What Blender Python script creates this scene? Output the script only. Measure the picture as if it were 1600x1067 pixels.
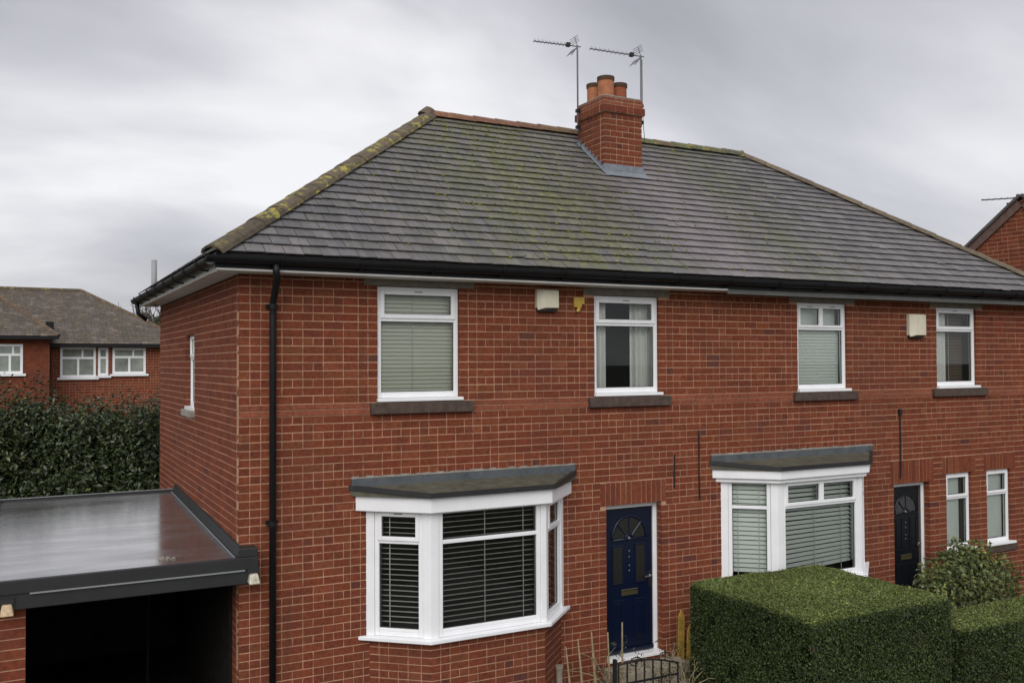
import bpy, math, random
import numpy as np
from mathutils import Vector, Matrix
random.seed(7); rng = np.random.default_rng(11)
scene = bpy.context.scene
for o in list(bpy.data.objects): bpy.data.objects.remove(o)
R = math.radians

# ------------------------------------------------------------------ camera
IMG_W, FPX = 1600.0, 1460.0
th, roll = R(62.19), R(-0.278)
pit = math.atan(33.0 / FPX)
FW = np.array([math.cos(th)*math.cos(pit), math.sin(th)*math.cos(pit), math.sin(pit)])
r0 = np.array([math.sin(th), -math.cos(th), 0.0]); u0 = np.cross(r0, FW)
RT = r0*math.cos(roll) + u0*math.sin(roll); UP = u0*math.cos(roll) - r0*math.sin(roll)
CAM = np.array([-2.03, -9.9625, 4.3])
cd = bpy.data.cameras.new('camera'); cam = bpy.data.objects.new('camera', cd)
scene.collection.objects.link(cam); scene.camera = cam
cd.sensor_width = 36.0; cd.lens = 36.0*FPX/IMG_W; cd.clip_end = 3000; cd.clip_start = 0.05
M = Matrix.Identity(4)
for i in range(3):
    M[i][0] = RT[i]; M[i][1] = UP[i]; M[i][2] = -FW[i]; M[i][3] = CAM[i]
cam.matrix_world = M
def proj(p):
    v = np.asarray(p, float) - CAM; d = v @ FW
    return 800 + FPX*(v @ RT)/d, 533.5 - FPX*(v @ UP)/d
def ray(x, y): return FW + (x-800)/FPX*RT - (y-533.5)/FPX*UP
def at_depth(x, y, d): return CAM + ray(x, y)*d

# ------------------------------------------------------------------ sky, sun, exposure
SUN_EL, SUN_AZ = R(38), R(215)          # azimuth clockwise from +Y: the sun is behind the camera, to the left
world = bpy.data.worlds.new('World'); scene.world = world; world.use_nodes = True
nt = world.node_tree; nt.nodes.clear()
def nd(t, ty, **kw):
    n = t.nodes.new(ty)
    for k, v in kw.items(): setattr(n, k, v)
    return n
sky = nd(nt, 'ShaderNodeTexSky', sky_type='NISHITA', sun_disc=False)
sky.sun_elevation = SUN_EL; sky.sun_rotation = SUN_AZ
tc = nd(nt, 'ShaderNodeTexCoord')
sep = nd(nt, 'ShaderNodeSeparateXYZ'); nt.links.new(tc.outputs['Generated'], sep.inputs[0])
zc = nd(nt, 'ShaderNodeMath', operation='MAXIMUM'); nt.links.new(sep.outputs[2], zc.inputs[0]); zc.inputs[1].default_value = 0.0
zp = nd(nt, 'ShaderNodeMath', operation='ADD'); nt.links.new(zc.outputs[0], zp.inputs[0]); zp.inputs[1].default_value = 0.42
dx = nd(nt, 'ShaderNodeMath', operation='DIVIDE'); nt.links.new(sep.outputs[0], dx.inputs[0]); nt.links.new(zp.outputs[0], dx.inputs[1])
dy = nd(nt, 'ShaderNodeMath', operation='DIVIDE'); nt.links.new(sep.outputs[1], dy.inputs[0]); nt.links.new(zp.outputs[0], dy.inputs[1])
cmb = nd(nt, 'ShaderNodeCombineXYZ'); nt.links.new(dx.outputs[0], cmb.inputs[0]); nt.links.new(dy.outputs[0], cmb.inputs[1])
mp = nd(nt, 'ShaderNodeMapping'); mp.inputs['Rotation'].default_value = (0, 0, R(22)); mp.inputs['Scale'].default_value = (0.8, 1.65, 1); mp.inputs['Location'].default_value = (3.3, 1.2, 0)
nt.links.new(cmb.outputs[0], mp.inputs[0])
n1 = nd(nt, 'ShaderNodeTexNoise'); n1.inputs['Scale'].default_value = 1.25; n1.inputs['Detail'].default_value = 7; n1.inputs['Roughness'].default_value = 0.47; n1.inputs['Distortion'].default_value = 0.35
nt.links.new(mp.outputs[0], n1.inputs['Vector'])
cr = nd(nt, 'ShaderNodeValToRGB')
e = cr.color_ramp.elements; e[0].position = 0.34; e[0].color = (2.85, 2.84, 3.08, 1); e[1].position = 0.66; e[1].color = (6.7, 6.62, 6.72, 1)
m_ = cr.color_ramp.elements.new(0.5); m_.color = (4.35, 4.31, 4.58, 1)
nt.links.new(n1.outputs['Fac'], cr.inputs[0])
mx = nd(nt, 'ShaderNodeMix', data_type='RGBA'); mx.inputs[0].default_value = 0.93
nt.links.new(sky.outputs[0], mx.inputs[6]); nt.links.new(cr.outputs[0], mx.inputs[7])
bg = nd(nt, 'ShaderNodeBackground'); bg.inputs[1].default_value = 0.1
nt.links.new(mx.outputs[2], bg.inputs[0])
wo = nd(nt, 'ShaderNodeOutputWorld'); nt.links.new(bg.outputs[0], wo.inputs[0])
sl = bpy.data.lights.new('sun', 'SUN'); sl.energy = 1.5; sl.angle = R(50); sl.color = (1.0, 0.97, 0.93)
so = bpy.data.objects.new('sun', sl); scene.collection.objects.link(so)
sdir = Vector((math.sin(SUN_AZ)*math.cos(SUN_EL), math.cos(SUN_AZ)*math.cos(SUN_EL), math.sin(SUN_EL)))
so.rotation_euler = sdir.to_track_quat('Z', 'Y').to_euler(); so.location = (-8, -14, 16)
vs = scene.view_settings
vs.view_transform = 'Standard'; vs.look = 'None'; vs.exposure = 0.50; vs.gamma = 1.0; vs.use_curve_mapping = False

# ------------------------------------------------------------------ materials
def mat(name, col=(.5,.5,.5), rough=0.8, metal=0.0, spec=0.5, tint=False, noise=None, bump=None, coat=0.0):
    """procedural principled material. tint: multiply by face attribute; noise=(scale, lo, hi); bump=(scale, strength)"""
    m = bpy.data.materials.new(name); m.use_nodes = True; t = m.node_tree
    b = t.nodes['Principled BSDF']
    b.inputs['Roughness'].default_value = rough; b.inputs['Metallic'].default_value = metal
    b.inputs['Specular IOR Level'].default_value = spec; b.inputs['Coat Weight'].default_value = coat
    geo = nd(t, 'ShaderNodeNewGeometry')
    rgb = nd(t, 'ShaderNodeRGB'); rgb.outputs[0].default_value = (*col, 1); cur = rgb.outputs[0]
    if tint:
        a = nd(t, 'ShaderNodeAttribute', attribute_name='tint')
        cur = mul(t, cur, a.outputs['Color'])
    if noise:
        n = nd(t, 'ShaderNodeTexNoise'); n.inputs['Scale'].default_value = noise[0]; n.inputs['Detail'].default_value = 6; n.inputs['Roughness'].default_value = 0.65
        t.links.new(geo.outputs['Position'], n.inputs['Vector'])
        rm = nd(t, 'ShaderNodeMapRange'); rm.inputs[1].default_value = 0.3; rm.inputs[2].default_value = 0.7; rm.inputs[3].default_value = noise[1]; rm.inputs[4].default_value = noise[2]
        t.links.new(n.outputs['Fac'], rm.inputs[0]); cur = mul(t, cur, rm.outputs[0])
    if bump:
        n = nd(t, 'ShaderNodeTexNoise'); n.inputs['Scale'].default_value = bump[0]; n.inputs['Detail'].default_value = 5
        t.links.new(geo.outputs['Position'], n.inputs['Vector'])
        bp = nd(t, 'ShaderNodeBump'); bp.inputs['Strength'].default_value = bump[1]; bp.inputs['Distance'].default_value = 0.01
        t.links.new(n.outputs['Fac'], bp.inputs['Height']); t.links.new(bp.outputs[0], b.inputs['Normal'])
    t.links.new(cur, b.inputs['Base Color'])
    return m
def mul(t, a, b_):
    m = nd(t, 'ShaderNodeMix', data_type='RGBA', blend_type='MULTIPLY'); m.inputs[0].default_value = 1
    t.links.new(a, m.inputs[6]); t.links.new(b_, m.inputs[7]); return m.outputs[2]
def mixc(t, fac, a, col):
    m = nd(t, 'ShaderNodeMix', data_type='RGBA'); t.links.new(fac, m.inputs[0]); t.links.new(a, m.inputs[6])
    if hasattr(col, 'is_linked') or not isinstance(col, tuple): t.links.new(col, m.inputs[7])
    else: m.inputs[7].default_value = (*col, 1)
    return m.outputs[2]
def noise_fac(t, vec, scale, lo, hi, detail=5, mapping=None, rough=0.6):
    if mapping:
        q = nd(t, 'ShaderNodeMapping'); q.inputs['Scale'].default_value = mapping; t.links.new(vec, q.inputs[0]); vec = q.outputs[0]
    n = nd(t, 'ShaderNodeTexNoise'); n.inputs['Scale'].default_value = scale; n.inputs['Detail'].default_value = detail; n.inputs['Roughness'].default_value = rough
    t.links.new(vec, n.inputs['Vector'])
    rm = nd(t, 'ShaderNodeMapRange'); rm.inputs[1].default_value = lo; rm.inputs[2].default_value = hi
    t.links.new(n.outputs['Fac'], rm.inputs[0]); return rm.outputs[0]
def math2(t, op, a, b_):
    m = nd(t, 'ShaderNodeMath', operation=op)
    for i, v in enumerate((a, b_)):
        if v is None: continue
        if isinstance(v, (int, float)): m.inputs[i].default_value = v
        else: t.links.new(v, m.inputs[i])
    return m.outputs[0]

MT = {}
MT['brick'] = mat('red_brick', (1, 1, 1), 0.88, spec=0.25, tint=True, noise=(24, 0.62, 1.28), bump=(160, 0.6))
# soft large-scale weathering on the brickwork
def weather(m, amt=0.35):
    t = m.node_tree; b = t.nodes['Principled BSDF']; geo = [n for n in t.nodes if n.type == 'NEW_GEOMETRY'][0]
    src = b.inputs['Base Color'].links[0].from_socket
    f = noise_fac(t, geo.outputs['Position'], 0.9, 0.45, 0.75, 4, (1, 1, 0.45))
    g = noise_fac(t, geo.outputs['Position'], 5.0, 0.5, 0.72, 4, (1.6, 1.6, 0.5))
    rn = noise_fac(t, geo.outputs['Position'], 2.4, 0.58, 0.74, 4, (2.6, 2.6, 0.16))
    f2 = math2(t, 'MULTIPLY', math2(t, 'MAXIMUM', math2(t, 'MAXIMUM', f, g), math2(t, 'MULTIPLY', rn, 1.5)), amt)
    t.links.new(mixc(t, f2, src, (0.075, 0.04, 0.032)), b.inputs['Base Color'])
weather(MT['brick'], 0.36)
MT['mortar'] = mat('mortar', (0.50, 0.29, 0.19), 0.95, spec=0.1, noise=(60, 0.75, 1.2), bump=(120, 0.4)); weather(MT['mortar'], 0.30)
MT['upvc'] = mat('white_upvc', (0.86, 0.87, 0.89), 0.32, spec=0.5, noise=(3.0, 0.93, 1.03))
MT['gasket'] = mat('black_gasket', (0.015, 0.015, 0.016), 0.6)
MT['black_plastic'] = mat('black_plastic', (0.007, 0.0075, 0.009), 0.5, spec=0.3, noise=(9, 0.7, 1.3))
MT['lead'] = mat('lead_grey', (0.21, 0.235, 0.265), 0.5, metal=0.1, noise=(9, 0.7, 1.2), bump=(25, 0.4))
MT['bay_lead'] = mat('bay_lead', (0.085, 0.095, 0.105), 0.5, noise=(6, 0.7, 1.25), bump=(25, 0.4))
MT['felt'] = mat('bay_roof_felt', (0.085, 0.082, 0.058), 0.75, noise=(7, 0.6, 1.5), bump=(80, 0.5))
MT['sill_stone'] = mat('brown_sill', (0.075, 0.05, 0.04), 0.85, noise=(14, 0.6, 1.4), bump=(60, 0.4))
MT['lintel'] = mat('lintel', (0.21, 0.185, 0.155), 0.9, noise=(10, 0.7, 1.2))
MT['concrete'] = mat('concrete', (0.29, 0.265, 0.23), 0.9, noise=(10, 0.7, 1.2), bump=(70, 0.4))
MT['soffit'] = mat('white_board', (0.72, 0.71, 0.68), 0.6, noise=(4, 0.82, 1.05))
MT['grey_board'] = mat('grey_board', (0.13, 0.135, 0.13), 0.6, noise=(5, 0.8, 1.1))
MT['slat'] = mat('blind_slat', (0.85, 0.86, 0.80), 0.5)
MT['slat_sage'] = mat('sage_slat', (0.76, 0.77, 0.66), 0.5)
MT['slat_green'] = mat('pale_green_slat', (0.84, 0.89, 0.84), 0.45)
MT['far_pane'] = mat('far_pane', (0.27, 0.30, 0.27), 0.12, noise=(1.2, 0.5, 1.3))
MT['blind'] = mat('pale_blind', (0.84, 0.89, 0.85), 0.7, noise=(2, 0.9, 1.05))
MT['slat_brown'] = mat('brown_slat', (0.17, 0.12, 0.09), 0.5)
MT['curtain'] = mat('white_curtain', (0.88, 0.89, 0.85), 0.9)
MT['cord'] = mat('blind_cord', (0.6, 0.62, 0.58), 0.8)
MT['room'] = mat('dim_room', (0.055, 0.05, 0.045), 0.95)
MT['door_blue'] = mat('navy_door', (0.0024, 0.0068, 0.025), 0.34, noise=(3, 0.85, 1.1))
MT['door_black'] = mat('black_door', (0.006, 0.008, 0.012), 0.32, noise=(3, 0.85, 1.1))
MT['door_glass'] = mat('obscure_glass', (0.016, 0.017, 0.015), 0.22, bump=(90, 0.5))
MT['door_glass_pale'] = mat('obscure_glass_pale', (0.05, 0.052, 0.055), 0.2, bump=(90, 0.5))
MT['chrome'] = mat('chrome', (0.62, 0.62, 0.62), 0.25, metal=1.0)
MT['brass'] = mat('dull_brass', (0.20, 0.17, 0.09), 0.4, metal=0.8)
MT['terracotta'] = mat('terracotta', (0.40, 0.155, 0.075), 0.85, tint=True, noise=(9, 0.7, 1.2), bump=(50, 0.3))
MT['alu'] = mat('aluminium', (0.20, 0.20, 0.21), 0.5, metal=0.5)
MT['pipe_grey'] = mat('grey_pipe', (0.30, 0.30, 0.31), 0.6)
MT['alarm'] = mat('cream_plastic', (0.68, 0.64, 0.50), 0.45, noise=(8, 0.88, 1.05))
MT['yellow'] = mat('yellow_plastic', (0.62, 0.41, 0.06), 0.5, noise=(30, 0.6, 1.2))
MT['picket'] = mat('yellowed_timber', (0.40, 0.25, 0.045), 0.8, noise=(12, 0.5, 1.3), bump=(40, 0.5))
MT['iron'] = mat('black_iron', (0.010, 0.010, 0.011), 0.5)
MT['cane'] = mat('dry_cane', (0.33, 0.27, 0.16), 0.85, noise=(15, 0.6, 1.2))
MT['stone'] = mat('pale_stone', (0.30, 0.26, 0.20), 0.9, noise=(6, 0.7, 1.2), bump=(40, 0.5))
MT['paving'] = mat('paving', (0.16, 0.15, 0.135), 0.9, noise=(4, 0.6, 1.3), bump=(40, 0.5))
MT['soil'] = mat('soil_and_grass', (0.060, 0.062, 0.035), 0.95, noise=(1.3, 0.5, 1.6), bump=(30, 0.8))
MT['bark'] = mat('bark', (0.075, 0.058, 0.042), 0.95, noise=(12, 0.6, 1.4), bump=(40, 0.8))
MT['garage_trim'] = mat('anthracite_trim', (0.019, 0.020, 0.021), 0.5, noise=(5, 0.8, 1.2))
MT['trim_pale'] = mat('pale_trim', (0.24, 0.25, 0.26), 0.4)
MT['garage_shade'] = mat('garage_shade_black', (0.016, 0.014, 0.012), 0.95, spec=0.1, noise=(6, 0.6, 1.4))  # near-black: the shade inside the garage is put into the colour
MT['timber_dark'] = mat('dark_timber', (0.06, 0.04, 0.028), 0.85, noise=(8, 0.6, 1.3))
MT['lamp_glass'] = mat('milky_lamp', (0.55, 0.52, 0.42), 0.35, noise=(30, 0.5, 1.2))
MT['lamp_tan'] = mat('tan_lamp', (0.55, 0.40, 0.24), 0.4, noise=(25, 0.6, 1.2))
MT['verge'] = mat('verge_board', (0.14, 0.085, 0.07), 0.8, noise=(8, 0.7, 1.2))
MT['leaf_core'] = mat('hedge_shade', (0.012, 0.016, 0.008), 1.0, spec=0.0)  # near-black: shade between the leaves is put into the colour

def slate_material(name='slate', growth=True):
    m = mat(name, (1, 1, 1), 0.42, spec=0.45, tint=True, noise=(22, 0.8, 1.2), bump=(45, 0.45))
    t = m.node_tree; b = t.nodes['Principled BSDF']; geo = [n for n in t.nodes if n.type == 'NEW_GEOMETRY'][0]
    P = geo.outputs['Position']; cur = b.inputs['Base Color'].links[0].from_socket
    s = nd(t, 'ShaderNodeSeparateXYZ'); t.links.new(P, s.inputs[0])
    # rain streaks running down the slope
    st = noise_fac(t, P, 2.6, 0.42, 0.72, 4, (2.2, 0.22, 0.22)); cur = mixc(t, math2(t, 'MULTIPLY', st, 0.55), cur, (0.075, 0.075, 0.078))
    st2 = noise_fac(t, P, 5.5, 0.5, 0.75, 4, (2.4, 0.3, 0.3)); cur = mixc(t, math2(t, 'MULTIPLY', st2, 0.5), cur, (0.23, 0.215, 0.205))
    if not growth:
        lo = noise_fac(t, P, 2.0, 0.38, 0.66, 5); cur = mixc(t, math2(t, 'MULTIPLY', lo, .6), cur, (0.105, 0.08, 0.045)); t.links.new(cur, b.inputs['Base Color']); return m
    # algae: patch left of and below the chimney, and thin growth right of it
    def bell(c, w):
        d = math2(t, 'SUBTRACT', s.outputs[0], c); d = math2(t, 'DIVIDE', d, w); d = math2(t, 'MULTIPLY', d, d)
        return math2(t, 'POWER', 2.718, math2(t, 'MULTIPLY', d, -1.0))
    drift = math2(t, 'MULTIPLY', math2(t, 'SUBTRACT', s.outputs[1], 1.5), 0.0)
    green = math2(t, 'MAXIMUM', bell(4.1, 1.5), math2(t, 'MULTIPLY', bell(8.0, 0.9), 0.7))
    gn = noise_fac(t, P, 2.6, 0.36, 0.60, 6, (1.3, 0.6, 0.6), 0.7); green = math2(t, 'MULTIPLY', green, gn)
    at_ = nd(t, 'ShaderNodeAttribute', attribute_name='tint'); per = nd(t, 'ShaderNodeMapRange'); per.inputs[1].default_value = .095; per.inputs[2].default_value = .165; per.inputs[3].default_value = .45; per.inputs[4].default_value = 1.1
    t.links.new(at_.outputs['Fac'], per.inputs[0]); green = math2(t, 'MULTIPLY', green, per.outputs[0])
    cur = mixc(t, math2(t, 'MULTIPLY', green, 0.85), cur, (0.128, 0.132, 0.058))
    yl = noise_fac(t, P, 15, 0.56, 0.64, 5, (1, 0.6, 0.6), 0.7)
    yl = math2(t, 'MULTIPLY', yl, math2(t, 'MULTIPLY', bell(4.2, 1.3), 0.7)); cur = mixc(t, yl, cur, (0.25, 0.265, 0.04))
    pk = math2(t, 'MULTIPLY', bell(6.65, 0.7), noise_fac(t, P, 2.2, 0.15, 0.6, 4, (1.4, 0.4, 0.4)))
    cur = mixc(t, math2(t, 'MULTIPLY', pk, 0.8), cur, (0.24, 0.205, 0.215))
    # small pale lichen spots
    sp = noise_fac(t, P, 34, 0.72, 0.78, 3); cur = mixc(t, math2(t, 'MULTIPLY', sp, 0.6), cur, (0.33, 0.33, 0.28))
    t.links.new(cur, b.inputs['Base Color']); return m
MT['slate'] = slate_material(); MT['far_slate'] = slate_material('far_slate', False)
def lichen_tile():
    m = mat('ridge_tile', (1, 1, 1), 0.85, tint=True, noise=(14, 0.65, 1.3), bump=(50, 0.5))
    t = m.node_tree; b = t.nodes['Principled BSDF']; geo = [n for n in t.nodes if n.type == 'NEW_GEOMETRY'][0]
    cur = b.inputs['Base Color'].links[0].from_socket
    f = noise_fac(t, geo.outputs['Position'], 5.5, 0.53, 0.61, 5, rough=0.7)
    a = nd(t, 'ShaderNodeAttribute', attribute_name='tint')
    f = math2(t, 'MULTIPLY', f, a.outputs['Alpha'])
    t.links.new(mixc(t, f, cur, (0.34, 0.30, 0.06)), b.inputs['Base Color']); return m
MT['ridge'] = lichen_tile(); MT['moss'] = mat('moss', (1, 1, 1), 1.0, spec=0.0, tint=True, noise=(60, .6, 1.4))
def glass_material():
    m = bpy.data.materials.new('window_glass'); m.use_nodes = True; t = m.node_tree; t.nodes.clear()
    tr = nd(t, 'ShaderNodeBsdfTransparent'); tr.inputs[0].default_value = (0.95, 0.97, 0.955, 1)
    gl = nd(t, 'ShaderNodeBsdfGlossy'); gl.inputs['Roughness'].default_value = 0.01; gl.inputs[0].default_value = (0.95, 1, 0.98, 1)
    fr = nd(t, 'ShaderNodeFresnel'); fr.inputs[0].default_value = 1.53
    mxs = nd(t, 'ShaderNodeMixShader'); t.links.new(fr.outputs[0], mxs.inputs[0]); t.links.new(tr.outputs[0], mxs.inputs[1]); t.links.new(gl.outputs[0], mxs.inputs[2])
    o = nd(t, 'ShaderNodeOutputMaterial'); t.links.new(mxs.outputs[0], o.inputs[0]); return m
MT['glass'] = glass_material()
def wet_roof():
    m = mat('wet_rubber_roof', (0.09, 0.088, 0.088), 0.25, spec=1.0, noise=(2.5, 0.7, 1.25), coat=1.0)
    t = m.node_tree; b = t.nodes['Principled BSDF']; geo = [n for n in t.nodes if n.type == 'NEW_GEOMETRY'][0]
    f = noise_fac(t, geo.outputs['Position'], 1.7, 0.38, 0.66, 4, (0.45, 2.1, 1))
    rm = nd(t, 'ShaderNodeMapRange'); rm.inputs[3].default_value = 0.12; rm.inputs[4].default_value = 0.38; t.links.new(f, rm.inputs[0]); t.links.new(rm.outputs[0], b.inputs['Roughness'])
    b.inputs['Coat Roughness'].default_value = 0.14; b.inputs['Coat IOR'].default_value = 1.7
    n = nd(t, 'ShaderNodeTexNoise'); n.inputs['Scale'].default_value = 1.6; q = nd(t, 'ShaderNodeMapping'); q.inputs['Scale'].default_value = (0.5, 2.0, 1)
    t.links.new(geo.outputs['Position'], q.inputs[0]); t.links.new(q.outputs[0], n.inputs['Vector'])
    bp = nd(t, 'ShaderNodeBump'); bp.inputs['Strength'].default_value = 0.12; bp.inputs['Distance'].default_value = 0.02
    t.links.new(n.outputs['Fac'], bp.inputs['Height']); t.links.new(bp.outputs[0], b.inputs['Normal']); return m
MT['wet_roof'] = wet_roof()
def leaf_material(name, rough=0.55, spec=0.4, transl=0.25):
    m = mat(name, (1, 1, 1), rough, spec=spec, tint=True); t = m.node_tree; b = t.nodes['Principled BSDF']
    o = [n for n in t.nodes if n.type == 'OUTPUT_MATERIAL'][0]
    tl = nd(t, 'ShaderNodeBsdfTranslucent'); t.links.new(b.inputs['Base Color'].links[0].from_socket, tl.inputs[0])
    s = nd(t, 'ShaderNodeMixShader'); s.inputs[0].default_value = transl
    t.links.new(b.outputs[0], s.inputs[1]); t.links.new(tl.outputs[0], s.inputs[2]); t.links.new(s.outputs[0], o.inputs[0]); return m
MT['leaf'] = leaf_material('leaves'); MT['leaf_gloss'] = leaf_material('glossy_leaves', 0.38, 0.5, 0.15)

# ------------------------------------------------------------------ builders
COL = scene.collection; WLOC = {}
def link(o, parent, loc):
    COL.objects.link(o); loc = Vector(loc)
    if parent is not None: o.parent = parent; o.location = loc - WLOC[parent]
    else: o.location = loc
    WLOC[o] = loc; return o
def tag(o, label=None, cat=None, group=None, kind=None):
    if label: o['label'] = label
    if cat: o['category'] = cat
    if group: o['group'] = group
    if kind: o['kind'] = kind
    return o
def empty(name, loc, parent=None):
    o = bpy.data.objects.new(name, None); o.empty_display_size = 0.2
    return link(o, parent, loc)
class MB:
    def __init__(s): s.v = []; s.f = []; s.t = []
    def poly(s, pts, tint=(1,1,1)):
        n = len(s.v); s.v += [tuple(p) for p in pts]; s.f.append(tuple(range(n, n+len(pts)))); s.t.append(tint)
    def hexa(s, p, tint=(1,1,1)):           # 8 points: bottom 4 ccw, top 4 ccw
        n = len(s.v); s.v += [tuple(q) for q in p]
        for f in ((0,3,2,1),(4,5,6,7),(0,1,5,4),(1,2,6,5),(2,3,7,6),(3,0,4,7)):
            s.f.append(tuple(n+i for i in f)); s.t.append(tint)
        return s
    def box(s, x0, x1, y0, y1, z0, z1, tint=(1,1,1)):
        return s.hexa([(x0,y0,z0),(x1,y0,z0),(x1,y1,z0),(x0,y1,z0),(x0,y0,z1),(x1,y0,z1),(x1,y1,z1),(x0,y1,z1)], tint)
    def obox(s, o, u, v, w, tint=(1,1,1)):   # oriented box: corner o, edges u, v, w
        o, u, v, w = map(np.asarray, (o, u, v, w))
        return s.hexa([o, o+u, o+u+v, o+v, o+w, o+u+w, o+u+v+w, o+v+w], tint)
    def prism(s, pts, ext, tint=(1,1,1)):    # closed polygon extruded by vector
        ext = np.asarray(ext); a = [np.asarray(p, float) for p in pts]; n = len(s.v); k = len(a)
        s.v += [tuple(p) for p in a] + [tuple(p+ext) for p in a]
        s.f.append(tuple(range(n+k-1, n-1, -1))); s.f.append(tuple(range(n+k, n+2*k))); s.t += [tint]*2
        for i in range(k):
            j = (i+1) % k; s.f.append((n+i, n+j, n+k+j, n+k+i)); s.t.append(tint)
        return s
    def tube(s, pts, rad, seg=8, tint=(1,1,1), cap=True):
        pts = [Vector(p) for p in pts]; rads = rad if isinstance(rad, (list, tuple)) else [rad]*len(pts)
        n = len(s.v); up = None
        for i, p in enumerate(pts):
            d = (pts[min(i+1, len(pts)-1)] - pts[max(i-1, 0)]).normalized()
            if up is None: up = d.orthogonal().normalized()
            up = (up - d*up.dot(d)).normalized() if abs(up.dot(d)) < .999 else d.orthogonal().normalized()
            sd = d.cross(up)
            for k in range(seg):
                a = 2*math.pi*k/seg; s.v.append(tuple(p + (up*math.cos(a)+sd*math.sin(a))*rads[i]))
        for i in range(len(pts)-1):
            for k in range(seg):
                k2 = (k+1) % seg; s.f.append((n+i*seg+k, n+i*seg+k2, n+(i+1)*seg+k2, n+(i+1)*seg+k)); s.t.append(tint)
        if cap:
            s.f.append(tuple(n+k for k in range(seg-1, -1, -1))); m = n+(len(pts)-1)*seg; s.f.append(tuple(m+k for k in range(seg))); s.t += [tint]*2
        return s
    def build(s, name, material, parent=None, kind=None, smooth=False, bevel=0, origin=None):
        v = np.array(s.v, float)
        if origin is None: origin = ((v[:,0].min()+v[:,0].max())/2, (v[:,1].min()+v[:,1].max())/2, v[:,2].min())
        origin = np.array(origin, float)
        me = bpy.data.meshes.new(name); me.from_pydata((v-origin).tolist(), [], s.f); me.validate()
        if any(len(t) == 4 or t != (1,1,1) for t in s.t) and len(me.polygons) == len(s.t):
            at = me.attributes.new('tint', 'FLOAT_COLOR', 'FACE')
            at.data.foreach_set('color', np.array([(t if len(t) == 4 else (*t, 1)) for t in s.t], 'f').ravel())
        elif material and 'tint' in [n.attribute_name for n in MT[material].node_tree.nodes if n.type == 'ATTRIBUTE']:
            at = me.attributes.new('tint', 'FLOAT_COLOR', 'FACE'); at.data.foreach_set('color', np.ones(len(me.polygons)*4, 'f'))
        if material: me.materials.append(MT[material])
        if smooth: me.polygons.foreach_set('use_smooth', [True]*len(me.polygons))
        o = bpy.data.objects.new(name, me); link(o, parent, origin)
        if bevel:
            b = o.modifiers.new('bevel', 'BEVEL'); b.width = bevel; b.segments = 2; b.limit_method = 'ANGLE'
        if kind: o['kind'] = kind
        return o

# ------------------------------------------------------------------ ground
G = 0.25
g = MB(); g.poly([(-900,-900,G),(900,-900,G),(900,900,G),(-900,900,G)]); tag(g.build('ground', 'soil'), kind='structure')
p = MB(); p.box(3.9, 5.85, -9, -0.002, G-0.05, G+0.03); tag(p.build('path', 'paving'), kind='structure')
p = MB(); p.box(-4.3, 0.0, -9, 4.5, G-0.05, G+0.02); tag(p.build('driveway', 'paving'), kind='structure')

# ------------------------------------------------------------------ bricks
CH, JT = 0.0868, 0.0118        # course height, joint
def brick_tint(h=1):
    if h < 0.06: k = random.uniform(.9,1.1); return (.27*k, .082*k, .045*k)
    r = random.random(); k = random.uniform(0.84, 1.04)
    if r < 0.66: c = (0.210, 0.054, 0.0245)
    elif r < 0.86: c = (0.180, 0.047, 0.024)
    elif r < 0.985: c = (0.228, 0.066, 0.031)
    else: c = (0.13, 0.042, 0.031)
    return (c[0]*k, c[1]*k*random.uniform(.93,1.07), c[2]*k*random.uniform(.93,1.07))
UNIT_BRICKS = []; UNIT_BAND = []
def unit_bricks():
    for i in range(34):
        t = brick_tint(1 if i < 28 else .05); me = bpy.data.meshes.new('brick')
        q = lambda a: a + random.uniform(-.012, .012)
        v = [(q(x)*1.0, y, q(z)) for z in (0, 1) for (x, y) in ((0,0),(1,0),(1,1),(0,1))]
        f = [(0,3,2,1),(4,5,6,7),(0,1,5,4),(1,2,6,5),(2,3,7,6),(3,0,4,7)]
        me.from_pydata(v, [], f); at = me.attributes.new('tint', 'FLOAT_COLOR', 'FACE'); at.data.foreach_set('color', np.tile((*t, 1), 6).astype('f'))
        me.materials.append(MT['brick']); (UNIT_BRICKS if i < 28 else UNIT_BAND).append(me)
unit_bricks()
BR = []     # all bricks of the house: (wall, origin, u, n_in, width, height, depth)
def fill(x0, x1, end0, end1, header=False):
    """split a run of one course into bricks"""
    L = x1 - x0; out = []; hd, stt = 0.1125, 0.225
    a, b = x0, x1
    if L < 0.06: return []
    if L < 0.30: return [(x0, x1)]
    if end0 and L > 0.5: out += [(a, a+hd)]; a += hd
    if end0 and L > 0.75: out += [(a, a+hd)]; a += hd
    tail = []
    if end1 and L > 0.5: tail = [(b-hd, b)]; b -= hd
    if end1 and L > 0.75: tail = [(b-hd, b)] + tail; b -= hd
    while b - a > 1e-4:
        w = hd if (header or random.random() < 0.27) else stt
        if b - a < w + 0.07: w = b - a
        if w > 0.32: w = (b - a)/2
        out.append((a, a+w)); a += w
    return out + tail
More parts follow.
